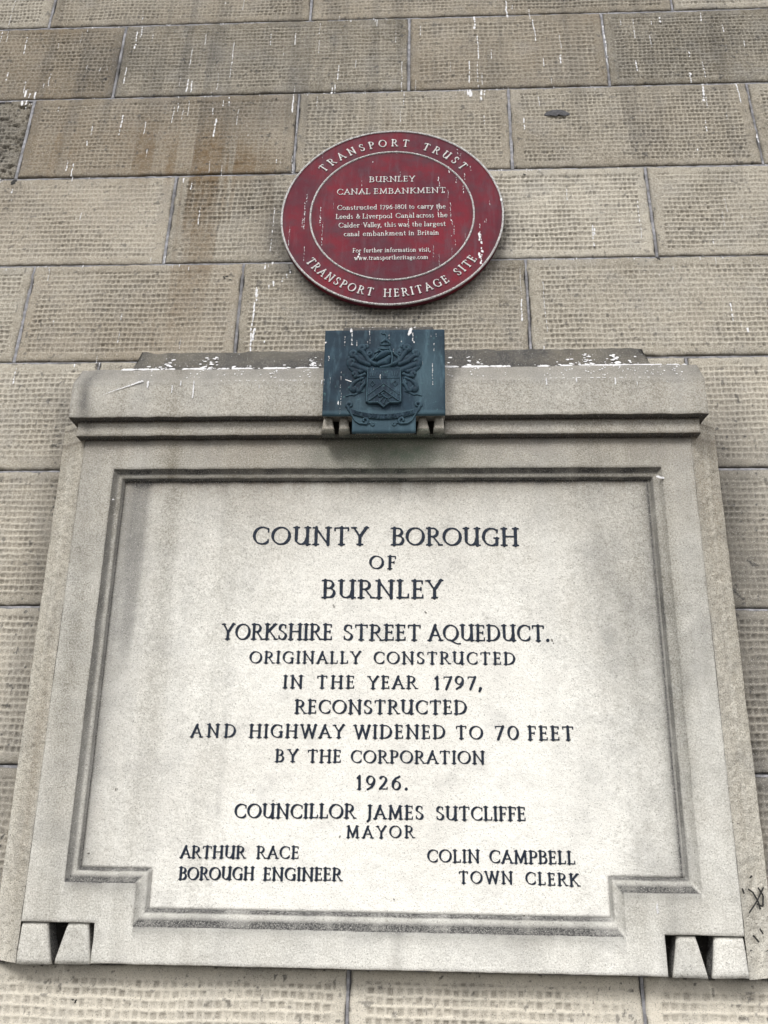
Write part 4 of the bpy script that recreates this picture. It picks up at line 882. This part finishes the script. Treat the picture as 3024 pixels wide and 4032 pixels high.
def arc_text(text, rbase, h, a0, a1, bottom):
    adv = [(G[c][0] if c != ' ' else 0.62) for c in text]; total = sum(adv) * h
    span = math.radians(abs(a1 - a0)) * (rbase + (0.4 * h if not bottom else -0.4 * h)); tr = (span - total) / (len(text) - 1)
    items = []; s = 0
    for c, a in zip(text, adv):
        mid = s + a * h / 2
        if not bottom: th = math.radians(a0) - mid / span * math.radians(abs(a1 - a0))
        else: th = math.radians(a0) + mid / span * math.radians(abs(a1 - a0))
        s += a * h + tr
        if c == ' ': continue
        def tf(X, Y, th=th, a=a):
            lx = (X - a / 2) * h; ly = Y * h
            if not bottom: er = (math.cos(th), math.sin(th)); et = (math.sin(th), -math.cos(th)); R_ = rbase + ly
            else: er = (math.cos(th), math.sin(th)); et = (-math.sin(th), math.cos(th)); R_ = rbase - ly
            return R_ * er[0] + lx * et[0], R_ * er[1] + lx * et[1]
        join_glyphs([(c, 1.0, tf)], MAT_LETTER, 'letter', pl, plq, 0.0222, 0.0250, 0.14, 0.07, 22)
arc_text('TRANSPORT TRUST', 0.258, 0.0265, 141.5, 38.0, False)
arc_text('TRANSPORT HERITAGE SITE', 0.294, 0.0255, -145.0, -35.0, True)

# ------------------------------------------------------------------ bronze coat of arms plaque
br = thing('coat_of_arms_plaque', 'blue-grey patinated bronze plate with coat of arms in relief, below the red plaque', 'plaque', (-0.0905, -0.066, 2.43))
PY = -0.075
P_, F_ = slab(lambda x, z: z > 2.425 or -0.1625 < x < -0.0165, [-0.2325, -0.1625, -0.0165, 0.0515], [2.3815, 2.425, 2.6455], PY, PY + 0.0095, 0.006, 0.0012)
n0 = len(P_)
pale = 0.8 * blob(P_[:, 0], P_[:, 2], 0.01, 2.52, .04, .1) * (P_[:, 0] > -.02) + 0.6 * blob(P_[:, 0], P_[:, 2], -0.15, 2.45, 0.05, 0.03) + 0.5 * (P_[:, 2] < 2.435)
pit = 0.75 * ((P_[:, 0] > -0.216) & (P_[:, 0] < -0.160) & (P_[:, 2] > 2.432) & (P_[:, 2] < 2.462)) + 0.35 * (P_[:, 2] > 2.60) * (P_[:, 0] < -.1)
link('plate', mesh_np('plate', P_, F_, dict(pit=pit, pale=pale), smooth=False), MAT_BRONZE, br)

def bz(px, py):      # drawing units of the relief -> plaque plane
    return (px - 790) / 4180.0 - 0.0905, 2.6455 - (py - 150) / 3800.0
def relief(name, strokes, hmax, step=0.0009, bbox=None, flat=None, label=None):
    """strokes: (points in drawing units, radius list or value in metres, height)"""
    S_ = []
    xs, zs = [], []
    for pts, rad, hh in strokes:
        P = [bz(*p) for p in pts]
        R = [rad] * len(P) if not isinstance(rad, (list, tuple)) else list(np.interp(np.linspace(0, 1, len(P)), np.linspace(0, 1, len(rad)), rad))
        S_.append((P, R, hh))
        xs += [p[0] for p in P]; zs += [p[1] for p in P]
    x0, x1, z0, z1 = min(xs) - .006, max(xs) + .006, min(zs) - .006, max(zs) + .006
    X, Z = np.meshgrid(np.arange(x0, x1, step), np.arange(z0, z1, step))
    Hh = np.zeros(X.shape)
    for P, R, hh in S_:
        for k in range(len(P) - 1):
            (ax, az), (bx, bz_) = P[k], P[k + 1]; dx, dz = bx - ax, bz_ - az; L2 = dx * dx + dz * dz + 1e-12
            t = np.clip(((X - ax) * dx + (Z - az) * dz) / L2, 0, 1); r = R[k] + (R[k + 1] - R[k]) * t
            d = np.hypot(X - ax - t * dx, Z - az - t * dz) / r
            Hh = np.maximum(Hh, hh * np.sqrt(np.clip(1 - d * d, 0, 1)))
    if flat is not None: Hh = np.maximum(Hh, flat(X, Z))
    Hh = Hh + (fbm(X * 300, Z * 300, 6, 2) - .5) * 0.0004 * (Hh > 0)
    keep = Hh > 0.0003
    cell = keep[:-1, :-1] | keep[1:, :-1] | keep[:-1, 1:] | keep[1:, 1:]
    ids = -np.ones(X.shape, int); cnt = 0
    used = np.zeros(X.shape, bool)
    used[:-1, :-1] |= cell; used[1:, :-1] |= cell; used[:-1, 1:] |= cell; used[1:, 1:] |= cell
    ids[used] = np.arange(used.sum())
    Y = PY + 0.0006 - Hh
    V = np.stack([X[used], Y[used], Z[used]], -1)
    j, i = np.nonzero(cell)
    F = np.stack([ids[j, i], ids[j, i + 1], ids[j + 1, i + 1], ids[j + 1, i]], -1)
    # occlusion shade painted into the hollows: compare with a blurred copy
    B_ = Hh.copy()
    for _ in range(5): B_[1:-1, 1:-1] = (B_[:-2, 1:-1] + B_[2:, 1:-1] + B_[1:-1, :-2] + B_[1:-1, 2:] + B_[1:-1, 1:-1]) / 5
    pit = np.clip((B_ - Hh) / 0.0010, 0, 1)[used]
    pal = np.clip((Hh - B_) / 0.0008, 0, 1)[used] * 0.8  # highlights painted paler on the raised edges
    me = mesh_np(name, V, F, dict(pit=pit, pale=pal), smooth=True)
    return link(name, me, MAT_BRONZE, br, label=label)
def spiral(cx, cy, r0, r1, a0, a1, n=16):
    return [(cx + (r0 + (r1 - r0) * i / n) * math.cos(math.radians(a0 + (a1 - a0) * i / n)), cy - (r0 + (r1 - r0) * i / n) * math.sin(math.radians(a0 + (a1 - a0) * i / n))) for i in range(n + 1)]
mm = 0.001
def mantle(s):
    f = lambda pts: [(790 + s * (x - 790), y) for x, y in pts]
    q = [
     (f([(700, 500), (640, 470), (610, 420), (575, 370)] + spiral(575, 345, 30, 10, 200, -120)), [4 * mm, 5 * mm, 2.2 * mm], 6.5 * mm),
     (f([(640, 500), (560, 470), (500, 420)] + spiral(490, 395, 28, 8, 230, -60)), [4 * mm, 5 * mm, 2 * mm], 6 * mm),
     (f([(620, 560), (540, 530), (480, 500)] + spiral(480, 480, 34, 12, 250, 20)), [5 * mm, 6 * mm, 2.2 * mm], 6.5 * mm),
     (f([(470, 520), (445, 490), (445, 430), (470, 400)]), [2 * mm, 4 * mm, 2 * mm], 4 * mm),
     (f([(600, 560), (560, 570), (500, 560), (455, 530), (440, 500)]), [3 * mm, 5 * mm, 1.6 * mm], 5 * mm),
     (f([(600, 600), (560, 620), (520, 620)] + spiral(500, 600, 22, 7, -60, 200)), [3 * mm, 5 * mm, 2 * mm], 6 * mm),
     (f([(580, 640), (530, 660), (490, 690), (475, 720)] + spiral(500, 730, 26, 8, 170, 400)), [3 * mm, 5.5 * mm, 2 * mm], 6 * mm),
     (f([(600, 690), (575, 720), (560, 750)] + spiral(540, 745, 22, 6, 0, -230)), [3 * mm, 4 * mm, 2 * mm], 5.5 * mm),
     (f([(590, 660)] + spiral(585, 680, 16, 5, 90, -200)), 2.6 * mm, 4.5 * mm),
     (f([(660, 400)] + spiral(640, 400, 24, 8, 30, 290)), 3 * mm, 5.5 * mm),
     (f([(620, 330)] + spiral(600, 330, 24, 8, 20, 250)), 2.8 * mm, 5 * mm),
     (f([(425, 810), (470, 795), (500, 800), (540, 780), (585, 765)]), [1.2 * mm, 2.2 * mm, 1.2 * mm], 3 * mm),
    ]
    q = [(p, ([r * 1.4 for r in rr] if isinstance(rr, list) else rr * 1.35), hh) for p, rr, hh in q]
    q += [(f([(640, 470), (560, 440), (500, 450)]), 10 * mm, 3.0 * mm), (f([(600, 560), (530, 520), (470, 500)]), 9 * mm, 3.2 * mm), (f([(575, 620), (530, 690), (530, 740)]), 8 * mm, 3.0 * mm), (f([(660, 400), (620, 360), (590, 350)]), 8 * mm, 2.8 * mm)]
    return q
relief('mantling', mantle(1), 6 * mm); relief('mantling', mantle(-1), 6 * mm)
relief('helmet', [([(720, 440), (780, 400), (820, 385)], [5 * mm, 9 * mm, 7 * mm], 9 * mm), ([(740, 500), (800, 480), (840, 440)], [7 * mm, 11 * mm, 7 * mm], 9.5 * mm),
                  ([(705, 455), (740, 425), (800, 390)], [1.5 * mm, 2 * mm, 2 * mm], 10 * mm), ([(760, 535), (830, 525), (880, 500)], [4 * mm, 5 * mm, 3 * mm], 8 * mm),
                  ([(860, 380), (868, 440), (865, 500)], [2 * mm, 3 * mm, 3 * mm], 8.5 * mm), ([(650, 470), (690, 440), (720, 400)], [3 * mm, 4 * mm, 3 * mm], 6 * mm),
                  ([(890, 400), (930, 430), (935, 490)], [3 * mm, 4 * mm, 3 * mm], 6 * mm)], 9 * mm)
relief('crest', [([(735, 345), (790, 350), (850, 345)], [2 * mm, 3.4 * mm, 2 * mm], 5 * mm), ([(745, 300), (790, 305), (850, 300)], [1.4 * mm, 3 * mm, 1.4 * mm], 3.5 * mm),
                 ([(760, 280), (800, 250), (845, 290)], [2 * mm, 5 * mm, 2 * mm], 4.5 * mm), ([(800, 255), (815, 220), (795, 190)], [3 * mm, 2 * mm, 1.6 * mm], 4 * mm),
                 ([(795, 190), (770, 195), (755, 185)], [1.8 * mm, 1.2 * mm, .8 * mm], 3.2 * mm), ([(785, 275), (782, 300)], 1 * mm, 3 * mm), ([(815, 275), (818, 300)], 1 * mm, 3 * mm),
                 ([(840, 330), (850, 380), (900, 390)], [2 * mm, 3 * mm, 2 * mm], 5 * mm), ([(700, 385), (740, 360), (770, 375)], [2 * mm, 3 * mm, 2 * mm], 5 * mm)], 5 * mm)
def shield_flat(X, Z):
    px = (X + 0.0905) * 4180 + 790; py = (2.6455 - Z) * 3800 + 150
    half_ = 176 - 6 * sstep(840, 600, py)
    low = 893 + 45 * np.clip(1 - np.abs(px - 790) / 60, 0, 1) ** 1.3 - 14 * sstep(.80, 1.0, np.abs(px - 790) / 176)
    d = np.minimum(np.minimum(half_ - np.abs(px - 790), py - 542), low - py) / 4000
    h = 8.0 * mm * sstep(-0.0002, 0.0022, d)
    rim = np.exp(-((d - 0.0026) / 0.0011) ** 2); h = h + 0.0011 * rim * (d > 0)
    chev = np.abs((py - (700 + (np.abs(px - 790)) * 0.72)) - 32)     # chevron band
    tooth = 4 * (np.abs(((px / 11) % 2) - 1)) 
    edge = np.exp(-((chev - 32 - tooth + 2) / 4.5) ** 2) * (np.abs(px - 790) < 160) * (py > 660) * (d > .003)
    h = h + 0.0020 * edge - 0.0012 * (np.abs((py - (700 + (np.abs(px - 790)) * 0.72)) - 32) > 36) * (py > 650) * (d > .004)
    return h
sh = [([(655, 655 + 0), (656, 600)], 1.3 * mm, 8.9 * mm)]
charges = []
for cx, cy in ((680, 605), (895, 605)):
    for k in (-26, 0, 26): charges.append(([(cx + k, cy - 14), (cx + k * .8, cy + 22)], 1.7 * mm, 9.6 * mm))
charges += [([(775, 585), (785, 635), (815, 635), (825, 585)], 1.6 * mm, 9.6 * mm)]
for cx in (680, 900):
    charges += [([(cx - 22, 700), (cx, 672), (cx + 22, 700), (cx, 728), (cx - 22, 700)], 1.2 * mm, 9.4 * mm)]
charges += [([(770, 800), (800, 830), (835, 850)], [3 * mm, 4 * mm, 2 * mm], 10 * mm), ([(790, 790), (770, 800)], 3 * mm, 10 * mm), ([(810, 850), (790, 890), (815, 900)], 1.6 * mm, 9.6 * mm),
            ([(830, 860), (860, 880)], 1.6 * mm, 9.6 * mm), ([(780, 820), (745, 830), (740, 810)], 1.5 * mm, 9.6 * mm), ([(785, 835), (760, 870)], 1.5 * mm, 9.6 * mm), ([(840, 845), (870, 830), (850, 800), (880, 785)], 1.2 * mm, 9.5 * mm)]
ch2 = [(p, r, h) for p, r, h in charges] + [([(614, 542), (614, 890)], .5 * mm, 1 * mm), ([(966, 542), (966, 940)], .5 * mm, 1 * mm)]
relief('shield', ch2, 9 * mm, flat=shield_flat)
def ribbon_flat(X, Z):
    px = (X + 0.0905) * 4180 + 790; py = (2.6455 - Z) * 3800 + 150
    t = (px - 790) / 320
    mid = 1010 - 48 * t * t - 8 * np.abs(t) ** 4
    d = np.minimum(27 - np.abs(py - mid), (320 - np.abs(px - 790))) / 4000
    h = 4.2 * mm * sstep(-0.0002, 0.0012, d); h = h + 0.0009 * np.exp(-((d - .0012) / .0006) ** 2) * (d > 0)
    return h
rb = []
for s in (1, -1):
    f = lambda pts, s=s: [(790 + s * (x - 790), y) for x, y in pts]
    rb += [(f([(480, 970), (455, 940), (445, 915)] + spiral(462, 900, 30, 10, 190, -90)), [4 * mm, 4.5 * mm, 1.6 * mm], 4.5 * mm),
           (f([(475, 975), (520, 1050), (560, 1075), (610, 1078)] + spiral(612, 1048, 34, 12, -70, 200)), [2 * mm, 4 * mm, 2.4 * mm], 5 * mm),
           (f([(620, 1080)] + spiral(690, 1078, 22, 8, 150, 420)), [1.6 * mm, 2 * mm, 1.4 * mm], 3.5 * mm)]
relief('motto_ribbon', rb, 5 * mm, flat=ribbon_flat)
def motto():
    txt = 'PRETIUMQUE ET CAUSA LABORIS'; items = []
    x = 505.0; adv = [(G[c][0] if c != ' ' else .5) for c in txt]; sc = 570 / sum(adv)
    for c, a in zip(txt, adv):
        if c != ' ':
            m_ = x + a * sc / 2; t = (m_ - 790) / 320; mid = 1010 - 48 * t * t - 8 * abs(t) ** 4; sl = -(96 * t + 32 * abs(t) ** 3 * (1 if t > 0 else -1)) / 320
            def tf(X, Y, m_=m_, mid=mid, sl=sl, a=a):
                lx = (X - a / 2) * sc; ly = (Y - .5) * 30
                px = m_ + lx; py = mid - ly + lx * sl
                return (px - 790) / 4180.0 - 0.0905, 2.6455 - (py - 150) / 3800.0
            items.append((c, 1.0, tf))
        x += a * sc
    o = join_glyphs(items, MAT_BRONZE, 'motto_lettering', br, lambda u, v, h: np.stack([u, PY - h, v], -1), 0.0040, 0.0052, 0.15, 0.09, 12)
motto()
# ------------------------------------------------------------------ dried bird lime
def disc_fan(V, F, c, ax, ay, nrm, r, rs, th=0.0006, n=8, sx=1.0, sy=1.0):
    b = len(V); V.append(tuple(c + nrm * th))
    for k in range(n):
        a = 2 * math.pi * k / n; q = r * (0.65 + 0.6 * rs.random())
        V.append(tuple(c + ax * (q * math.cos(a) * sx) + ay * (q * math.sin(a) * sy) + nrm * 0.0001))
    for k in range(n): F.append([b, b + 1 + k, b + 1 + (k + 1) % n])
def lime_wall():
    V, F = [], []; rs = random.Random(5)
    AX = np.array([1., 0, 0])
    extra = []
    for k in range(70):
        v = rs.uniform(1.5, 2.9); u = rs.uniform(*half(v)); extra.append((u, v, rs.uniform(0.001, 0.010), rs.uniform(1.0, 2.2)))
    for k in range(46):
        v = rs.choice([1.771, 2.104, 2.437, 2.770]) - 0.002; u = rs.uniform(*half(v))
        for j in range(rs.randint(2, 8)): extra.append((u + rs.gauss(0, .012), v + rs.gauss(0, .004), rs.uniform(0.001, 0.012), rs.uniform(1.0, 3.0)))
    for (u, v, L, w) in DROPS + extra:
        if w < 3.2 and rs.random() < 0.30: continue
        w = w * 0.001 * rs.uniform(0.42, 0.66); n = max(1, int(L / (w * 0.9))); uu = u; big = w > 0.003
        dens = rs.uniform(.35, .65) if not big else 0.75
        for k in range(n + 1):
            t = k / max(1, n); vv = v - L * t; uu += rs.uniform(-1, 1) * w * 0.26
            if rs.random() > dens: continue
            r = w * (0.45 + 0.75 * rs.random()) * (1.0 if t < .85 else 1.15)
            if r < 0.0005: r = 0.0005
            if math.hypot(uu - PC[0], vv - PC[1]) < PR + 0.003: continue
            c = wp(uu, vv, wall_h(uu, vv) + 0.0006)
            disc_fan(V, F, c, AX, WU, WN, r, rs, 0.0007, 7, 0.8, 1.5)
    o = link('bird_droppings', mesh_np('bird_droppings', V, F), MAT_DROP, None, kind='stuff')
    o['label'] = 'white dried bird droppings streaking the upper blocks of the stone wall'; o['category'] = 'bird droppings'
lime_wall()

def lime_tab():
    V, F = [], []; rs = random.Random(9)
    AX = np.array([1., 0, 0])
    slope = np.array([0, 0.082, 0.118]); slope /= np.linalg.norm(slope); sn = np.array([0, -slope[2], slope[1]])
    cham = np.array([0, 0.04, 0.052]); cham /= np.linalg.norm(cham); cn = np.array([0, -cham[2], cham[1]])
    def on_slope(x, t, r, th=.0012):   # dark weathering stones, t 0..1 up the slope
        if -0.234 < x < 0.052: return
        p = np.array([x, 0.096 + 0.082 * t, 2.612 + 0.118 * t]) + sn * 0.0022
        disc_fan(V, F, p, AX, slope, sn, r, rs, th, 7, 1.2, 0.9)
    def on_cham(x, t, r, sx=1., sy=1.):
        if -0.234 < x < 0.052: return
        p = np.array([x, -0.0385 + 0.040 * t, 2.531 + 0.052 * t]) + cn * 0.0022
        disc_fan(V, F, p, AX, cham, cn, r, rs, .001, 7, sx, sy)
    def on_face(x, z, r, y=-0.0418, sx=.8, sy=1.4):
        disc_fan(V, F, np.array([x, y, z]), AX, np.array([0, 0, 1.]), np.array([0, -1., 0]), r, rs, .0008, 7, sx, sy)
    def crust(x):   # heaped on the ledge edge
        if -0.236 < x < 0.054: return
        disc_fan(V, F, np.array([x, 0.004, 2.5875]), AX, np.array([0, .6, .8]), np.array([0, -.8, .6]), rs.uniform(.0018, .0056), rs, .003, 7, 1.8, 1.1)
    # clusters (centre, spread, count) along the ledge
    for c, s, n in ((-0.63, 0.06, 60), (-0.72, .03, 30), (-0.52, 0.05, 40), (-0.31, 0.06, 90), (0.10, 0.035, 110), (0.20, 0.05, 60), (0.42, 0.035, 120), (0.50, 0.05, 110), (0.34, 0.06, 50), (0.60, .03, 30), (-.42, .1, 30)):
        hubs = [rs.gauss(c, s) for _ in range(5)]
        for k in range(int(n * 1.0)):
            x = rs.choice(hubs) + rs.gauss(0, .007)
            if not -0.83 < x < 0.64: continue
            q = rs.random()
            if q < 0.45: crust(x)
            elif q < 0.8 and -0.77 < x < 0.588: on_slope(x, 0.12 + abs(rs.gauss(0, .2)), rs.uniform(.001, .0048))
            else: on_cham(x, rs.uniform(0.2, 1), rs.uniform(.0008, .0022), 1, 1.3)
    for k in range(45):
        x = rs.uniform(-0.77, 0.58); on_slope(x, rs.uniform(.2, 1.0), rs.uniform(.0005, .0013))
    for k in range(150):
        x = rs.uniform(-0.83, 0.65); on_cham(x, 0.0, rs.uniform(.0008, .0018), 1.8, .8) if fbm(x * 9, 0, 3, 2) > .5 else None
    # heaps climbing the dark slope
    for cx, sd, n in ((0.427, .010, 36), (0.497, .009, 36), (-0.675, .014, 30), (-0.555, .014, 30), (-0.575, .01, 22), (-0.290, .008, 26)):
        for k in range(n):
            t = rs.random() ** 1.6; on_slope(cx + rs.gauss(0, sd) * (1 - t * .6), .12 + .65 * t, rs.uniform(.0014, .0046))
    # drips down the fascia: (x, z start, length, width)
    for x, z, L, w in ((-0.548, 2.531, 0.044, .0022), (-0.58, 2.531, .012, .002), (-0.66, 2.531, .014, .0026), (-0.60, 2.52, .02, .0016), (0.36, 2.53, .01, .002), (0.45, 2.53, .018, .002), (0.29, 2.53, .016, .0022), (-0.21 - .03, 2.53, .01, .002), (0.50, 2.52, .01, .0015), (-.39, 2.52, .01, .0012)):
        for k in range(int(L / .0014)): on_face(x + rs.uniform(-1, 1) * w * .25, z - k * .0014, w * (.6 + .5 * rs.random()))
    for k in range(26):    # slanting splash on the left of the fascia
        t = k / 25; on_face(-0.765 + 0.09 * t + rs.uniform(-.001, .001), 2.498 + 0.034 * t, .0009 + .0016 * t, sx=1.4, sy=1)
    for k in range(18): on_face(rs.uniform(-0.83, 0.64), 2.531 - abs(rs.gauss(0, .02)), rs.uniform(.0005, .0012))
    for (x, z, y) in ((0.545, 2.296, -0.002), (0.540, 2.298, -0.002), (-0.727, 2.245, -.002), (0.549, 2.295, -.002)):
        on_face(x, z, .0035 if x > 0 else .002, y, 1.3, .9)
    for k in range(14): on_face(0.46 + rs.uniform(-.002, .002), 1.398 - k * .0012, .0016, -0.002, .8, 1)
    # on the cap of the bearer block
    for k in range(70):
        x = rs.choice([rs.gauss(-.115, .012), rs.gauss(-.16, .015), rs.uniform(-.19, .02), rs.gauss(-.03, .01)])
        if not -.192 < x < .024: continue
        t = rs.random(); p = np.array([x, -0.0625 + .045 * t, 2.6445 + .042 * t]); disc_fan(V, F, p, AX, slope, sn, rs.uniform(.0006, .0024), rs, .001, 7)
    o = link('bird_lime', mesh_np('bird_lime', V, F), MAT_DROP, tab, kind='stuff', label='crusty white bird droppings along the cornice ledge')
lime_tab()

def lime_bronze():
    V, F = [], []; rs = random.Random(3); AX = np.array([1., 0, 0]); AZ = np.array([0, 0, 1.]); N = np.array([0, -1., 0])
    # drawing-unit streaks: (x, y, length, width)
    for x, y, L, w in ((465, 150, 150, 12), (460, 150, 20, 26), (475, 285, 14, 16), (1040, 150, 40, 40), (1070, 170, 100, 12), (1078, 262, 18, 22), (645, 200, 90, 6), (640, 150, 50, 10), (1262, 500, 200, 10), (1278, 280, 90, 10), (1250, 205, 20, 7),
                       (395, 220, 110, 9), (515, 260, 50, 9), (245, 420, 50, 14), (205, 640, 50, 8), (370, 570, 80, 6), (365, 700, 60, 6), (375, 780, 110, 8), (350, 860, 30, 14), (835, 205, 40, 8), (880, 340, 40, 5), (755, 620, 40, 10), (570, 300, 40, 5), (210, 268, 8, 20), (1165, 480, 20, 5), (1300, 200, 40, 8), (265, 620, 60, 5), (370, 920, 60, 4), (620, 270, 60, 6), (955, 265, 8, 12), (690, 560, 8, 5), (1020, 330, 50, 24)):
        n = max(1, int(L / 8))
        for k in range(n + 1):
            if rs.random() < .3: continue
            X, Z = bz(x + rs.uniform(-1, 1) * w * .25, y + L * k / max(1, n))
            onrel = 620 < x < 960 and y > 540
            disc_fan(V, F, np.array([X, PY - (0.0096 if onrel else 0.0007), Z]), AX, AZ, N, w * .5 / 4180 * (.5 + .6 * rs.random()), rs, .0005, 7, .9, 1.3)
    for k in range(20):   # slanting fleck on the left field
        t = k / 19; X, Z = bz(415 + 55 * t, 648 + 20 * t); disc_fan(V, F, np.array([X, PY - .0007, Z]), AX, AZ, N, .0011, rs, .0005, 6)
    link('bird_lime', mesh_np('bird_lime', V, F), MAT_DROP, br, kind='stuff')
lime_bronze()

def lime_red():
    V, F = [], []; rs = random.Random(4); AX = np.array([1., 0, 0])
    for u, v, L, w in RDROPS:
        n = max(1, int(L / (w * .8)))
        for k in range(n + 1):
            if rs.random() < .35: continue
            uu = u + rs.uniform(-1, 1) * w * .4; vv = v - L * k / max(1, n)
            rr = math.hypot(uu - PC[0], vv - PC[1])
            if rr > PR - .002: continue
            hh = 0.0256 if (abs(rr - .236) < .004 or rr > PR - .008) else 0.0231
            disc_fan(V, F, wp(uu, vv, hh), AX, WU, WN, w * .36 * (.4 + .9 * rs.random()), rs, .0004, 7, .8, 1.4)
    link('bird_lime', mesh_np('bird_lime', V, F), MAT_DROP, pl, kind='stuff')
lime_red()

# black felt-pen scrawl on the rough right side of the tablet, and small dark flecks on the wall
def ribbon_marks():
    V, F = [], []
    def seg(pts, w):
        for a, b in zip(pts[:-1], pts[1:]):
            a = np.array(a, float); b = np.array(b, float); d = b - a; L = np.linalg.norm(d) + 1e-9; n_ = np.array([-d[2], 0, d[0]]) / L * w * 1.15
            k = len(V); V.extend([tuple(a - n_), tuple(b - n_), tuple(b + n_), tuple(a + n_)]); F.append([k, k + 1, k + 2, k + 3])
    def q(px, pz, depth=None):     # across the splay 0..1 , height
        return (0.6245 + 0.07 * px, 0.002 + 0.04 * px - 0.0065, pz)
    seg([q(.25, 1.428), q(.4, 1.422), q(.55, 1.405), q(.6, 1.39)], .0016); seg([q(.6, 1.43), q(.75, 1.415), q(.7, 1.395), q(.5, 1.40)], .0016)
    seg([q(.2, 1.385), q(.4, 1.398), q(.55, 1.408), q(.8, 1.43)], .0014); seg([q(.35, 1.448), q(.45, 1.452)], .0016); seg([q(.05, 1.43), q(.1, 1.42)], .0016)
    seg([q(.25, 1.345), q(.35, 1.338), q(.42, 1.332)], .0016); seg([q(.5, 1.356), q(.6, 1.346)], .0014); seg([q(.62, 1.315), q(.8, 1.318), q(.92, 1.333), q(.95, 1.35)], .0008)
    seg([q(.1, 1.32), q(.14, 1.318)], .0016)
    return V, F
V, F = ribbon_marks()
link('pen_scrawl', mesh_np('pen_scrawl', V, F), MAT_MARK, tab, kind='stuff', label='black felt-pen scrawl')
def flecks():
    V, F = [], []; rs = random.Random(12); AX = np.array([1., 0, 0])
    for u, v, r in ((-0.56, 1.72, .006), (-0.545, 1.71, .004), (-0.70, -0.075, .004), (-0.955, 2.325, .003), (-0.46, 2.41, .003), (-1.245, 2.09, .01), (0.0, 2.405, .004), (0.30, 2.08, .004), (0.655, 1.765, .005)):
        for k in range(5): uu = u + rs.gauss(0, r * .5); vv = v + rs.gauss(0, r * .5); disc_fan(V, F, wp(uu, vv, wall_h(uu, vv) + .0008), AX, WU, WN, r * .5, rs, .001, 6)
    link('dirt_fleck', mesh_np('dirt_fleck', V, F), MAT_MARK, wall, kind='stuff')
    V, F = [], []
    for x, z, r in ((-0.70, 1.470, .003), (-0.655, 1.60, .0028), (-0.20, 1.998, .003), (0.005, 1.985, .003), (-0.173, 1.512, .0024), (0.283, 1.925, .003), (0.286, 1.918, .002), (-0.06, 1.395, .002), (0.2, 1.37, .002), (-.36, 1.60, .002), (-0.318, 1.58, .002), (-.278, 1.512, .0016), (-.33, 1.665, .0016), (-.64, 2.21, .0014), (.30, 2.15, .0016), (.1, 2.22, .0014), (-.5, 1.95, .0015), (.41, 2.24, .0014), (-.62, 1.75, .0013)):
        for k in range(3): disc_fan(V, F, np.array([x + rs.gauss(0, r * .5), 0.0237, z + rs.gauss(0, r * .6)]), AX, np.array([0, 0, 1.]), np.array([0, -1., 0]), r * .5, rs, .0006, 6)
    link('dirt_fleck', mesh_np('dirt_fleck', V, F), MAT_TWIG, tab, kind='stuff')
flecks()

# ------------------------------------------------------------------ the pavement in front of the wall (out of frame, carries bounce light)
def pave():
    V = [(-40, -40, 0), (40, -40, 0), (40, 3, 0), (-40, 3, 0)]
    o = link('pavement', mesh_np('pavement', V, [[0, 1, 2, 3]]), MAT_PAVE, None, kind='structure')
    o['label'] = 'grey stone pavement at the foot of the wall'
pave()
